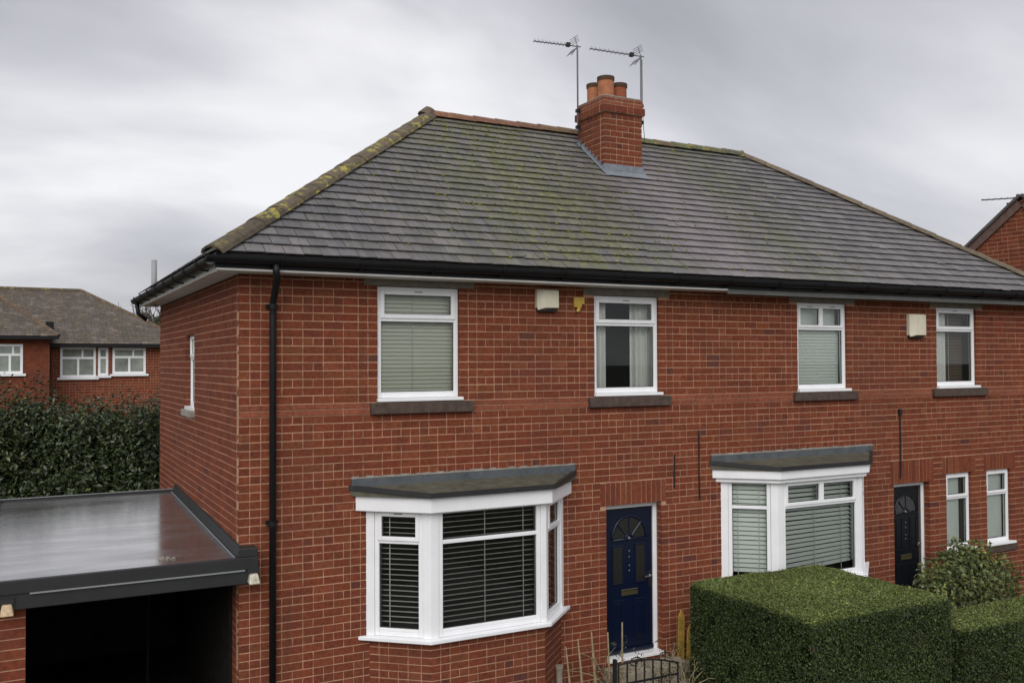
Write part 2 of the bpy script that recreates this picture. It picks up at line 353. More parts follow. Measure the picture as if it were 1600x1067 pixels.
def brick_courses(store, wall, o, u, n, x0, x1, z0, z1, holes, ends=(True, True), ch=CH, depth=0.10, skip=None, proud=0.0):
    """bricks in the plane through o, u along the wall, n pointing INTO the wall; holes = (x0,x1,z0,z1)"""
    o, u, n = map(np.asarray, (o, u, n)); k = 0; nz = int(round((z1-z0)/ch)); c = (z1-z0)/nz
    for i in range(nz):
        za, zb = z0+i*c, z0+(i+1)*c; segs = [(x0, x1, *ends)]
        for (a, b, p, q) in holes:
            if q <= za + 0.45*c or p >= zb - 0.45*c: continue
            ns = []
            for (s, e, es, ee) in segs:
                if b <= s or a >= e: ns.append((s, e, es, ee)); continue
                if a > s: ns.append((s, a, es, True))
                if b < e: ns.append((b, e, True, ee))
            segs = ns
        for (s, e, es, ee) in segs:
            for (a, b) in fill(s, e, es, ee, header=(i % 5 == 2)):
                vj = JT*.36; j0 = 0 if abs(a-s) < 1e-6 else vj; j1 = 0 if abs(b-e) < 1e-6 else vj
                pr = random.uniform(-.0016, .0016) + proud
                store.append((wall, o + u*(a+j0) - n*(0.0035+pr) + np.array([0,0,za+JT/2+random.uniform(-.001,.001)]), u, n, b-a-j0-j1, c-JT, depth))
def area_px(b):
    wall, o, u, n, w, h, d = b
    p = [proj(o), proj(o+u*w), proj(o+np.array([0,0,h]))]
    if not (-20 < p[0][0] < 1600 and -20 < p[0][1] < 1067): return 0
    return abs(p[1][0]-p[0][0])*abs(p[2][1]-p[0][1])
def brick_obj(b, parent):
    wall, o, u, n, w, h, d = b
    ob = bpy.data.objects.new('brick', random.choice(UNIT_BRICKS if h > .06 else UNIT_BAND)); COL.objects.link(ob)
    ob.parent = parent
    m = Matrix.Identity(4); cols = [np.asarray(u)*w, np.asarray(n)*d, np.array([0,0,h])]
    for i in range(3):
        for j in range(3): m[i][j] = cols[j][i]
        m[i][3] = o[i] - WLOC[parent][i]
    ob.matrix_local = m
def brick_add(mb, b):
    wall, o, u, n, w, h, d = b; j = lambda: np.asarray(u)*random.uniform(-.0022,.0022) + np.array([0,0,random.uniform(-.0013,.0013)])
    U, N, Z = np.asarray(u)*w, np.asarray(n)*d, np.array([0,0,h])
    mb.hexa([o+j(), o+U+j(), o+U+N, o+N, o+Z+j(), o+U+Z+j(), o+U+N+Z, o+N+Z], brick_tint(h))
def flush_bricks(store, nmax, parent_default=None):
    order = sorted(range(len(store)), key=lambda i: -area_px(store[i])); top = set(i for i in order[:nmax] if area_px(store[i]) > 0)
    rest = {}
    for i, b in enumerate(store):
        if i in top: brick_obj(b, b[0])
        else: rest.setdefault(b[0], MB()); brick_add(rest[b[0]], b)
    for w, mb in rest.items(): mb.build('brickwork', 'brick', w, kind='stuff')
def wall_sheet(name, parent, o, u, n, x0, x1, z0, z1, holes, reveal=0.11):
    """mortar bed with real openings and reveals"""
    o, u, n = map(np.asarray, (o, u, n)); Z = np.array([0,0,1.0])
    xs = sorted({x0, x1, *[v for h in holes for v in h[:2] if x0 <= v <= x1]}); zs = sorted({z0, z1, *[v for h in holes for v in h[2:] if z0 <= v <= z1]})
    mb = MB(); P = lambda x, z, d=0: o + u*x + Z*z + n*d
    for i in range(len(xs)-1):
        for j in range(len(zs)-1):
            cx, cz = (xs[i]+xs[i+1])/2, (zs[j]+zs[j+1])/2
            if any(h[0] < cx < h[1] and h[2] < cz < h[3] for h in holes): continue
            mb.poly([P(xs[i],zs[j]), P(xs[i+1],zs[j]), P(xs[i+1],zs[j+1]), P(xs[i],zs[j+1])])
    g_ = 0.004
    for (a, b, p, q) in holes:
        a, b, p, q = a-g_, b+g_, p-g_, q+g_
        mb.poly([P(a,p), P(a,q), P(a,q,reveal), P(a,p,reveal)]); mb.poly([P(b,p), P(b,p,reveal), P(b,q,reveal), P(b,q)])
        mb.poly([P(a,q), P(b,q), P(b,q,reveal), P(a,q,reveal)]); mb.poly([P(a,p), P(a,p,reveal), P(b,p,reveal), P(b,p)])
    return mb.build(name, 'mortar', parent)

# ------------------------------------------------------------------ the house
L, D = 13.3, 6.15
house = empty('semi_detached_house', (L/2, D/2, G))
tag(house, 'pair of red brick semi-detached houses under one slate hipped roof', 'house')
W1, W2, W3, W4 = (1.52,2.53,3.88,5.17), (4.40,5.41,3.88,5.15), (7.86,8.86,3.87,5.15), (10.83,11.80,3.87,5.15)
DOOR1, DOOR2 = (4.56,5.43,0.50,2.475), (9.81,10.62,0.42,2.41)
W5, W6 = (11.01,11.62,1.28,2.50), (12.0,12.62,1.28,2.50)
BAY1 = dict(xa=1.38, xb=1.95, xc=3.40, xd=3.93, yf=-0.50); BAY2 = dict(xa=6.42, xb=6.98, xc=8.57, xd=9.17, yf=-0.50)
SILLZ, HEADZ = 1.30, 2.70
bayhole = lambda b: (b['xa']+.05, b['xd']-.05, SILLZ, HEADZ)
LINT = [(4.47,5.50,2.475,2.735), (9.74,10.72,2.41,2.76), (10.92,11.72,2.50,2.79), (11.93,12.74,2.50,2.79)]
_c = (3.735-G)/round((3.735-G)/CH); LINT = [(a, b, p, G+_c*round((q-G)/_c)) for a, b, p, q in LINT]     # heads end on a bed joint
SILLS = [(1.43,2.68), (4.30,5.56), (7.76,9.02), (10.71,12.0)]
upper_lint = [(1.36,2.72,5.17,5.27), (4.24,5.58,5.15,5.27), (7.70,9.02,5.15,5.27), (10.68,11.96,5.15,5.27)]
wins = [W1, W2, W3, W4, W5, W6]
holes = wins + [DOOR1, DOOR2, bayhole(BAY1), bayhole(BAY2)]
BAND0, BAND1 = 3.735, 3.865
ux, nx = np.array([1.,0,0]), np.array([0,1.,0])        # front wall
uy, ny = np.array([0,1.,0]), np.array([1.,0,0])        # left side wall
ZT = 5.30
wf = wall_sheet('wall', house, (0,0,0), ux, nx, 0.004, L, G, ZT, holes); wf['label'] = 'front brick wall'
SW = (2.80, 3.50, 3.70, 4.72)
ws = wall_sheet('wall', house, (0,0,0), uy, ny, 0.004, D, G, ZT, [SW], reveal=0.17); ws['label'] = 'left side brick wall'
wb = MB(); wb.box(0.02, L, D-0.2, D, G, ZT); wb.box(L-0.2, L, 0.01, D-0.21, G, ZT); wb.build('wall', 'mortar', house)
bh = holes + LINT + upper_lint + [(a, b, BAND0-0.002, BAND1+.002) for a, b in SILLS]
brick_courses(BR, wf, (0,0,0), ux, nx, 0, L, G, BAND0, bh)
brick_courses(BR, wf, (0,0,0), ux, nx, 0, L, BAND1, ZT-.005, bh)
# string course of thin long bricks at sill level
segs = []; a = 0
for s in SILLS + [(L, L)]:
    x = a
    while x < s[0]-0.01:
        w = min(random.uniform(0.42, 0.6), s[0]-x)
        if s[0]-x-w < .12: w = s[0]-x
        for (za, zb) in ((BAND0, BAND0+.065), (BAND0+.065, BAND1)):
            BR.append((wf, np.array([x+.004, -0.0075-random.uniform(0,.003), za+.006]), ux, nx, w-.008, zb-za-.012, 0.1))
        x += w
    a = s[1]
# soldier courses over doors and small windows
for (a, b, p, q) in LINT:
    n = int(round((b-a)/0.079)); w = (b-a)/n
    for i in range(n): BR.append((wf, np.array([a+i*w+.005, -0.0045-random.uniform(-.001,.002), p+.001]), ux, nx, w-.010, q-p-.012, 0.1))
shole = [(SW[0], SW[1], SW[2], SW[3]), (SW[0]-.06, SW[1]+.06, SW[2]-.10, SW[2])]
brick_courses(BR, ws, (0,0,0), uy, ny, 0.1+JT, D, G, ZT-.005, shole, ends=(False, True))

# ---- windows
def bars(mb, x0, x1, z0, z1, t, y0, y1, P):
    """a rectangular frame of four butted bars; P maps (x, y, z) to the world"""
    def b(a, c, p, q): mb.hexa([P(a,y0,p),P(c,y0,p),P(c,y1,p),P(a,y1,p),P(a,y0,q),P(c,y0,q),P(c,y1,q),P(a,y1,q)])
    b(x0, x0+t, z0, z1); b(x1-t, x1, z0, z1); b(x0+t, x1-t, z0, z0+t); b(x0+t, x1-t, z1-t, z1)
def slats(parent, P, x0, x1, z0, z1, pitch, wid, tilt, y, m, sag=None, cords=(0.12, 0.5, 0.88)):
    n = int((z1-z0)/pitch)
    for i in range(n):
        zc = z1 - (i+0.5)*pitch; dy, dz = wid/2*math.cos(tilt), wid/2*math.sin(tilt)
        d0 = random.uniform(-.002,.002); d1 = random.uniform(-.002,.002)
        if sag: a_, b_ = sag(i, n); d0 += a_; d1 += b_
        s = MB(); t = 0.0025
        s.hexa([P(x0,y-dy,zc-dz+d0),P(x1,y-dy,zc-dz+d1),P(x1,y+dy,zc+dz+d1),P(x0,y+dy,zc+dz+d0),P(x0,y-dy,zc-dz+t+d0),P(x1,y-dy,zc-dz+t+d1),P(x1,y+dy,zc+dz+t+d1),P(x0,y+dy,zc+dz+t+d0)])
        s.build('slat', m, parent)
    for c in cords:
        x = x0 + (x1-x0)*c; s = MB(); w = .005
        s.hexa([P(x-w,y-wid/2-.004,z0),P(x+w,y-wid/2-.004,z0),P(x+w,y-wid/2-.002,z0),P(x-w,y-wid/2-.002,z0),P(x-w,y-wid/2-.004,z1),P(x+w,y-wid/2-.004,z1),P(x+w,y-wid/2-.002,z1),P(x-w,y-wid/2-.002,z1)])
        s.build('blind_cord', 'cord', parent)
def lights(parent, P, x0, x1, z0, z1, split, top_sash=True, ntop=1, ft=0.052, y=0.0, vent=True, fs=0.05, bot=None):
    """uPVC casement: outer frame, transom at height split, fixed pane below, top-hung sash(es) above"""
    mb = MB(); bot = bot or ft*1.25
    bars(mb, x0, x1, z0, z1, ft, y, y+.07, P)
    def b(a, c, p, q, ya, yb): mb.hexa([P(a,ya,p),P(c,ya,p),P(c,yb,p),P(a,yb,p),P(a,ya,q),P(c,ya,q),P(c,yb,q),P(a,yb,q)])
    b(x0+ft, x1-ft, split-.022, split+.022, y+.002, y+.068)
    b(x0+ft, x1-ft, z0+ft, z0+bot, y+.002, y+.068)
    f = mb.build('frame', 'upvc', parent, bevel=0.006)
    def pane(a, c, p, q, yy):
        k = MB(); bars(k, a, c, p, q, 0.007, yy-.004, yy+.006, P); k.build('gasket', 'gasket', parent)
        k = MB(); k.poly([P(a,yy,p),P(c,yy,p),P(c,yy,q),P(a,yy,q)]); k.build('pane', 'glass', parent)
    pane(x0+ft, x1-ft, z0+bot, split-.022, y+.03)
    ww = (x1-x0-2*ft)/ntop
    for i in range(ntop):
        a, c = x0+ft+i*ww, x0+ft+(i+1)*ww
        if top_sash:
            k = MB(); g_ = .012 if ntop == 1 else .004
            bars(k, a-g_, c+g_, split+.012, z1-ft+.012, fs, y-.014, y+.05, P); k.build('sash', 'upvc', parent, bevel=0.006)
            pane(a-g_+fs, c+g_-fs, split+.012+fs, z1-ft+.012-fs, y+.016)
            if vent:
                xm = (a+c)/2; k = MB(); k.hexa([P(xm+i_*0.05,y-.019+j_*.005,z1-ft-.006+h_*.008) for h_ in (0,1) for (i_, j_) in ((-1,0),(1,0),(1,1),(-1,1))]); k.build('vent_slot', 'gasket', parent)
        else: pane(a, c, split+.022, z1-ft, y+.03)
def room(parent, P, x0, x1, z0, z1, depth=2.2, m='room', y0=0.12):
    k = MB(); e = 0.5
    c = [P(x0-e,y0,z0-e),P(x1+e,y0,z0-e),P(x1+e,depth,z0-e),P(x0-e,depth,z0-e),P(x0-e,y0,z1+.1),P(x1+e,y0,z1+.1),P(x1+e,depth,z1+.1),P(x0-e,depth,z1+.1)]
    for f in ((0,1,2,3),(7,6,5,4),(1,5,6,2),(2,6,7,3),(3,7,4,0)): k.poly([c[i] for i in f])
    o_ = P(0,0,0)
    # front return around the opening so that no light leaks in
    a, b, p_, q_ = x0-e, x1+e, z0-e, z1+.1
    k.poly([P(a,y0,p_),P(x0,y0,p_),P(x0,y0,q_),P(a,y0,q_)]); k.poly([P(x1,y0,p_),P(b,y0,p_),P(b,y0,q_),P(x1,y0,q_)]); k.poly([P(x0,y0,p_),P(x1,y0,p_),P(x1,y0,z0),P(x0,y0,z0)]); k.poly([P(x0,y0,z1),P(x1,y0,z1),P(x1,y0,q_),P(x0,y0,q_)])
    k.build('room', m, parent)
PF = lambda x, y, z: (x, y, z)
def drape(parent, x0, x1, z0, z1, y, waves, amp=0.025, taper=0.0):
    k = MB(); n = 40
    for i in range(n):
        xa, xb = x0+(x1-x0)*i/n, x0+(x1-x0)*(i+1)/n
        f = lambda x: y + amp*math.sin((x-x0)/(x1-x0)*waves*2*math.pi) + .3*amp*math.sin((x-x0)/(x1-x0)*waves*4.7*math.pi+1)
        k.poly([(xa,f(xa),z0),(xb,f(xb),z0),(xb+taper*(xb-x0),f(xb),z1),(xa+taper*(xa-x0),f(xa),z1)])
    k.build('curtain', 'curtain', parent, smooth=True)
def upper_window(w, split, sill, label, rec=0.035, ntop=1, **kw):
    x0, x1, z0, z1 = w
    o = empty('window', ((x0+x1)/2, 0.05, z0), house); o['label'] = label
    P = lambda x, y, z: (x, y+rec, z)
    lights(o, P, x0+.004, x1-.004, z0+.028, z1-.004, split, ntop=ntop, **kw)
    k = MB(); k.box(x0-.01, x1+.028, -0.055, rec+.02, z0-.012, z0+.026); k.build('cill', 'upvc', o, bevel=.005)
    if sill:
        k = MB(); k.box(sill[0], sill[1], -0.065, 0.08, BAND0-.004, BAND1-.006); k.build('sill', 'sill_stone', o, bevel=.008)
    room(o, PF, x0, x1, z0, z1)
    return o
w1 = upper_window(W1, 4.795, SILLS[0], 'upper window with closed sage blind')
slats(w1, PF, 1.56, 2.50, 3.93, 5.12, 0.046, 0.05, R(62), 0.15, 'slat_sage', cords=(0.46,))
w2 = upper_window(W2, 4.785, SILLS[1], 'upper window with white curtains drawn aside')
drape(w2, 4.52, 4.70, 3.95, 5.1, 0.2, 2.0, 0.02); drape(w2, 5.10, 5.46, 3.95, 5.1, 0.22, 4.0, 0.024, 0.02)
w3 = upper_window(W3, 4.775, SILLS[2], 'upper window with pale blind and two top lights', ntop=2, fs=0.04)
slats(w3, PF, 7.90, 8.83, 3.92, 4.80, 0.046, 0.052, R(70), 0.15, 'slat_green', cords=()); 
k = MB(); k.box(7.91, 8.82, 0.2, 0.215, 4.8, 5.14); k.build('roller_blind', 'blind', w3)
w4 = upper_window(W4, 4.785, SILLS[3], 'upper window with curtain beside brown blind')
slats(w4, PF, 11.02, 11.76, 3.92, 5.1, 0.05, 0.052, R(58), 0.24, 'slat_brown', cords=(0.5,)); drape(w4, 10.9, 11.28, 3.93, 5.1, 0.18, 3.5, 0.02)
for w, lab in ((W5, 'narrow window right of the black door'), (W6, 'narrow window farthest right')):
    x0, x1, z0, z1 = w; o = empty('window', ((x0+x1)/2, 0.05, z0), house); o['label'] = lab
    P = lambda x, y, z: (x, y+.045, z)
    lights(o, P, x0+.004, x1-.004, z0+.03, z1-.004, 2.10, ft=.045, fs=.042, vent=False)
    k = MB(); k.box(x0-.015, x1+.05, -0.06, .065, z0-.012, z0+.028); k.build('cill', 'upvc', o, bevel=.005)
    k = MB(); k.box(x0-.06, x1+.10, -0.045, .09, z0-.125, z0-.014); k.build('sill', 'sill_stone', o, bevel=.006)
    k = MB(); k.box(x0+.03, x1-.03, 0.15, 0.158, z0+.06, z1-.02); k.build('roller_blind', 'blind', o)
    room(o, PF, x0, x1, z0, z1, 1.2)
# side window
o = empty('window', (0.05, (SW[0]+SW[1])/2, SW[2]), house); o['label'] = 'narrow window in the left side wall'
PS = lambda x, y, z: (y+.06, x, z)
lights(o, PS, SW[0]+.004, SW[1]-.004, SW[2]+.03, SW[3]-.004, 4.38, ft=.05, fs=.045, vent=False)
k = MB(); k.box(-.02, .10, SW[0]-.001, SW[1]+.001, SW[2]-.01, SW[2]+.028); k.build('cill', 'upvc', o)
k = MB(); k.box(-.06, .09, SW[0]-.06, SW[1]+.06, SW[2]-.098, SW[2]-.012); k.build('sill', 'concrete', o, bevel=.006)
room(o, lambda x, y, z: (y, x, z), SW[0], SW[1], SW[2], SW[3], 1.2, y0=.18)
for (a, b, p_, q_) in upper_lint:
    k = MB(); k.box(a, b, -0.012, 0.10, p_+.002, q_-.03); k.build('lintel', 'lintel', house)

# ---- bay windows
def bay(b, label, slat_m, kind):
    xa, xb, xc, xd, yf = b['xa'], b['xb'], b['xc'], b['xd'], b['yf']
    o = empty('bay_window', ((xa+xd)/2, yf/2, G), house); o['label'] = label
    pts = [np.array([xa,0.0]), np.array([xb,yf]), np.array([xc,yf]), np.array([xd,0.0])]
    def ring(off):      # outline pushed outwards
        s = off*math.tan(math.pi/8); d = off*math.sqrt(2)
        return [(xa-d, 0.0), (xb-s, yf-off), (xc+s, yf-off), (xd+d, 0.0)]
    store = []
    # brick base
    base = MB(); rr = ring(-0.03)
    base.prism([(x, y, G) for x, y in rr], (0,0,SILLZ-.05-G)); bs = base.build('base_wall', 'mortar', o)
    bstore = []
    rb = ring(-0.03)
    for i in range(3):
        A, B = np.array([*rb[i],0.0]), np.array([*rb[i+1],0.0]); u = (B-A)/np.linalg.norm(B-A); n = np.array([-u[1],u[0],0])
        brick_courses(bstore, o, A, u, n, 0.0, float(np.linalg.norm(B-A)), G, SILLZ-.045, [], ends=(True, True), depth=0.05)
    # sill
    so_ = ring(0.065); k = MB(); k.prism([(x,y,SILLZ-.045) for x,y in so_], (0,0,.045)); k.build('sill', 'upvc', o, bevel=.008)
    # posts at the two corners and against the wall, then the casements
    faces = []
    for i in range(3):
        A, B = pts[i], pts[i+1]; u = (B-A)/np.linalg.norm(B-A); n = np.array([-u[1],u[0]]); ln = float(np.linalg.norm(B-A))
        P = (lambda A, u, n: (lambda x, y, z: (A[0]+u[0]*x+n[0]*y, A[1]+u[1]*x+n[1]*y, z)))(A, u, n)
        faces.append((P, ln))
    for j, (px_, py_) in enumerate(pts):
        k = MB(); q = 0.062
        if j in (0, 3):
            P, ln = faces[0 if j == 0 else 2]; xs = (0.0, 0.10) if j == 0 else (ln-.10, ln)
            k.hexa([P(xs[i_],y_,z_) for z_ in (SILLZ, HEADZ) for (i_, y_) in ((0,0),(1,0),(1,.08),(0,.08))])
        else:
            a, bb = faces[j-1], faces[j]; w = 0.095 if j == 1 else 0.07
            c = [a[0](a[1]-w,0,0)[:2], (px_,py_), bb[0](w,0,0)[:2], bb[0](w,.08,0)[:2], a[0](a[1]-w,.08,0)[:2]]
            k.prism([(x,y,SILLZ) for x,y in c], (0,0,HEADZ-SILLZ))
        k.build('post', 'upvc', o, bevel=.005)
    for j, (P, ln) in enumerate(faces):
        l, r_ = (0.102, ln-.097) if j == 0 else ((.097, ln-.072) if j == 1 else (.072, ln-.102))
        split = 2.335 if kind == 1 else 2.33
        Q = (lambda P: (lambda x, y, z: P(x, y+.012, z)))(P)
        nt_ = 1 if (kind == 1 or j != 1) else 2
        sash = not (kind == 1 and j == 1)
        if kind == 2 and j == 0: sash = False
        lights(o, Q, l, r_, SILLZ+.002, HEADZ-.004, split, top_sash=sash, ntop=nt_, ft=.05, fs=.045, vent=(kind == 1 and j == 0), bot=.085)
        if kind == 1: slats(o, P, l+.02, r_-.02, SILLZ+.07, HEADZ-.03, 0.058, 0.046, R(-4), 0.15, slat_m, cords=((0.06,0.48,0.88) if j == 1 else (0.22,0.9)))
        else:
            sg = (lambda i, n: (max(0, (i-8))*-.003, max(0, (i-8))*.0025)) if j == 1 else None
            slats(o, P, l+.02, r_-.02, SILLZ+.07, HEADZ-.03, 0.062, 0.056, R(52 if j == 0 else 38), 0.15, slat_m, sag=sg, cords=((0.05,0.48,0.85) if j == 1 else (0.2,0.75)))
    # head fascia, roof with a drip edge, lead upstand
    k = MB(); (k.prism([(x,y,HEADZ-.025) for x,y in ring(0.085)], (0,0,.165)) if kind == 1 else (k.prism([(x,y,HEADZ-.03) for x,y in ring(0.06)], (0,0,.055)), k.prism([(x,y,HEADZ+.025) for x,y in ring(0.10)], (0,0,.115)))); k.build('fascia', 'upvc', o, bevel=.006)
    ro = ring(0.125); zt = HEADZ+.142
    k = MB(); n_ = len(ro)
    ztop = [zt+.10, zt+.038, zt+.038, zt+.10]
    k.v = [(x,y,zt) for x,y in ro] + [(x,y,z) for (x,y), z in zip(ro, ztop)]
    k.f = [(3,2,1,0),(4,5,6,7)] + [(i,(i+1)%4,4+(i+1)%4,4+i) for i in range(4)]; k.t = [(1,1,1)]*6
    k.build('bay_roof', 'felt', o)
    k = MB(); rr = ring(0.14)
    for i in range(3):
        A, B = rr[i], rr[i+1]; A2, B2 = ring(0.10)[i], ring(0.10)[i+1]
        zA, zB = ztop[i], ztop[i+1]
        k.hexa([(A[0],A[1]-.001,zA-.034),(B[0],B[1]-.001,zB-.034),(B2[0],B2[1]-.001,zB-.034),(A2[0],A2[1]-.001,zA-.034),(A[0],A[1]-.001,zA+.016),(B[0],B[1]-.001,zB+.016),(B2[0],B2[1]-.001,zB+.016),(A2[0],A2[1]-.001,zA+.016)])
    k.build('drip_edge', 'garage_trim', o)
    k = MB(); x0, x1 = xa-.17, xd+.16
    k.box(x0, x1, -0.03, -0.008, zt+.06, zt+.185); k.build('flashing', 'bay_lead', o)
    k = MB()
    for i in range(34):
        a = x0+(x1-x0)*i/34; k.box(a, a+(x1-x0)/34, -0.024-random.uniform(0,.012), -.008, zt+.187, zt+.202+random.uniform(0,.014))
    k.build('mortar_fillet', 'concrete', o)
    # inside: dark room behind the bay
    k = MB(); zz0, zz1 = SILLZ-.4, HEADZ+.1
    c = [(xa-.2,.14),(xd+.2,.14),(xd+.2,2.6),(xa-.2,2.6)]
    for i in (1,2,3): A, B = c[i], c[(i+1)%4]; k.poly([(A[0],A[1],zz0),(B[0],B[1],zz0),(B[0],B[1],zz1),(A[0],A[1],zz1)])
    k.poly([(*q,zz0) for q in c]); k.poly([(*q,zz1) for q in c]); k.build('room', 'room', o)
    k = MB(); k.prism([(x,y,SILLZ+.003) for x,y in [pts[0]+[.1,0.12], pts[1]+[.05,.09], pts[2]+[-.05,.09], pts[3]+[-.1,.12]]], (0,0,.03)); k.build('window_board', 'room', o)
    k = MB(); rg = [pts[0]+[.02,0.14], pts[1]+[.02,.03], pts[2]+[-.02,.03], pts[3]+[-.02,.14]]
    k.prism([(x,y,HEADZ-.001) for x,y in rg], (0,0,.012)); k.build('ceiling_panel', 'soffit', o)
    return bstore
bb1 = bay(BAY1, 'bay window with open dark venetian blinds', 'slat', 1)
bb2 = bay(BAY2, 'bay window with pale half closed blinds', 'slat_green', 2)
BR += bb1 + bb2

# ---- doors
def door(d, leaf, gl, label, handle_right=True):
    x0, x1, z0, z1 = d; y = 0.105
    o = empty('door', ((x0+x1)/2, y, z0), house); o['label'] = label
    k = MB(); f = .062; k.box(x0+.003, x0+f, y, y+.07, z0+.046, z1-.003); k.box(x1-f, x1-.003, y, y+.07, z0+.046, z1-.003); k.box(x0+f, x1-f, y, y+.07, z1-f, z1-.003); k.build('frame', 'upvc', o, bevel=.006)
    k = MB(); k.box(x0+.003, x1-.003, -.035, y+.068, z0+.002, z0+.045); k.build('threshold', 'upvc', o, bevel=.006)
    a, b, p_, q_ = x0+f+.004, x1-f-.004, z0+.05, z1-f-.004; w, h = b-a, q_-p_
    k = MB(); k.box(a, b, y+.022, y+.062, p_, q_); k.build('leaf', leaf, o, bevel=.004)
    yl = y+.022
    def frame_rect(xa, xb, za, zb, t=.018):
        m = MB(); bars(m, xa, xb, za, zb, t, yl-.012, yl-.0005, PF); m.build('moulding', leaf, o, bevel=.004)
    xm = (a+b)/2
    # fanlight
    rad, zc = w*.36, p_+h*.785
    for i in range(4):
        a0, a1 = math.pi*i/4+.07, math.pi*(i+1)/4-.07; r0_, r1_ = rad*.30, rad*.93
        pts = [(xm+r1_*math.cos(t_), yl-.004, zc+r1_*math.sin(t_)*1.12) for t_ in np.linspace(a0, a1, 7)] + [(xm+r0_*math.cos(t_), yl-.004, zc+r0_*math.sin(t_)) for t_ in np.linspace(a1, a0, 4)]
        m = MB(); m.prism(pts, (0,.0035,0)); m.build('glass', gl, o)
        m = MB(); m.tube([(xm+rad*.22*math.cos(t_), yl-.006, zc+rad*.22*math.sin(t_)) for t_ in (a0-.07, a0-.06)] + [(xm+rad*math.cos(a0-.07), yl-.006, zc+rad*1.12*math.sin(a0-.07))], .010, 6)
        if i: m.build('glazing_bar', leaf, o)
    m = MB(); m.tube([(xm+rad*math.cos(t_), yl-.006, zc+rad*1.12*math.sin(t_)) for t_ in np.linspace(0, math.pi, 20)], .014, 6); m.tube([(xm-rad, yl-.006, zc-.004), (xm+rad, yl-.006, zc-.004)], .013, 6)
    m.tube([(xm+rad*.22*math.cos(t_), yl-.006, zc+rad*.22*math.sin(t_)) for t_ in np.linspace(0, math.pi, 9)], .012, 6); m.build('fanlight_moulding', leaf, o, smooth=True)
    for sx in (-1, 1):
        xa, xb = sorted((xm+sx*w*.12, xm+sx*w*.36)); za, zb = p_+h*.475, p_+h*.745
        if leaf == 'door_blue':
            m = MB(); m.box(xa+.015, xb-.015, yl-.004, yl-.0005, za+.015, zb-.015); m.build('glass', gl, o)
        else:
            m = MB(); m.box(xa+.03, xb-.03, yl-.009, yl-.0005, za+.03, zb-.03); m.build('raised_panel', leaf, o, bevel=.006)
        frame_rect(xa, xb, za, zb)
        za, zb = p_+h*.09, p_+h*.365; frame_rect(xa, xb, za, zb)
        m = MB(); m.box(xa+.03, xb-.03, yl-.009, yl-.0005, za+.03, zb-.03); m.build('raised_panel', leaf, o, bevel=.006)
    m = MB(); m.box(xm-w*.17, xm+w*.17, yl-.016, yl-.0005, p_+h*.395, p_+h*.437); m.build('letterbox', 'brass', o, bevel=.004)
    m = MB(); m.box(xm-w*.16, xm+w*.16, yl-.021, yl-.0165, p_+h*.428, p_+h*.434); m.build('letterbox_lip', 'chrome', o)
    xh = b-.045
    m = MB(); m.box(xh-.014, xh+.014, yl-.010, yl-.0005, p_+h*.44, p_+h*.545); m.tube([(xh,yl-.008,p_+h*.515),(xh,yl-.05,p_+h*.515),(xh-.11,yl-.052,p_+h*.513)], .0085, 8); m.build('handle', 'chrome', o)
    m = MB(); m.tube([(xm,yl-.002,p_+h*.79),(xm,yl-.02,p_+h*.79)], [.02,.012], 10)
    for q in (.70, .66, .60, .565): m.tube([(xm,yl-.002,p_+h*q),(xm,yl-.006,p_+h*q)], .009, 8)
    m.build('door_furniture', 'lead', o)
    m = MB(); m.box(a+.01, b-.01, yl-.035, yl-.001, p_+.012, p_+.06); m.build('weather_bar', leaf, o, bevel=.008)
    room(o, PF, x0, x1, z0, z1, 1.0, y0=.19)
door(DOOR1, 'door_blue', 'door_glass', 'navy blue front door with fanlight')
door(DOOR2, 'door_black', 'door_glass_pale', 'black front door with fanlight')
for nm, (x0, x1, y0, y1, z0, z1) in (('a', (4.50, 5.62, -0.33, 0.02, G+.035, .452)), ('b', (4.42, 5.75, -.72, -.332, G+.034, .345)), ('c', (9.7,10.7,-.35,.02,G,.37))):
    k = MB(); k.box(x0, x1, y0, y1, z0, z1); k.build('doorstep', 'stone', house, bevel=.015)

# ---- eaves
EX0, EX1, EY0, EY1, EZ = -0.30, L+0.30, -0.30, D+0.30, 5.42
AX0, AX1, AY, AZ = 3.45, 9.55, D/2, 8.03
k = MB(); k.box(-.27, L+.27, -.27, -0.006, 5.245, 5.262); k.box(-.27, -0.006, -0.005, D+.25, 5.245, 5.262); k.build('soffit', 'soffit', house)
k = MB(); k.box(-.285, 6.33, -.303, -.271, 5.247, 5.268); k.build('fascia_trim', 'soffit', house)
k = MB(); k.box(6.335, L+.28, -.283, -.271, 5.205, 5.27); k.build('fascia_trim', 'grey_board', house)
k = MB(); k.box(-.29, L+.29, -.30, -.272, 5.269, 5.425); k.build('fascia_board', 'black_plastic', house)
k = MB(); k.box(-.292, -.271, -.268, D+.27, 5.232, 5.325); k.build('fascia_board', 'soffit', house)
k = MB(); k.box(-.29, -.272, -.268, D+.27, 5.327, 5.42); k.build('fascia_board', 'black_plastic', house)
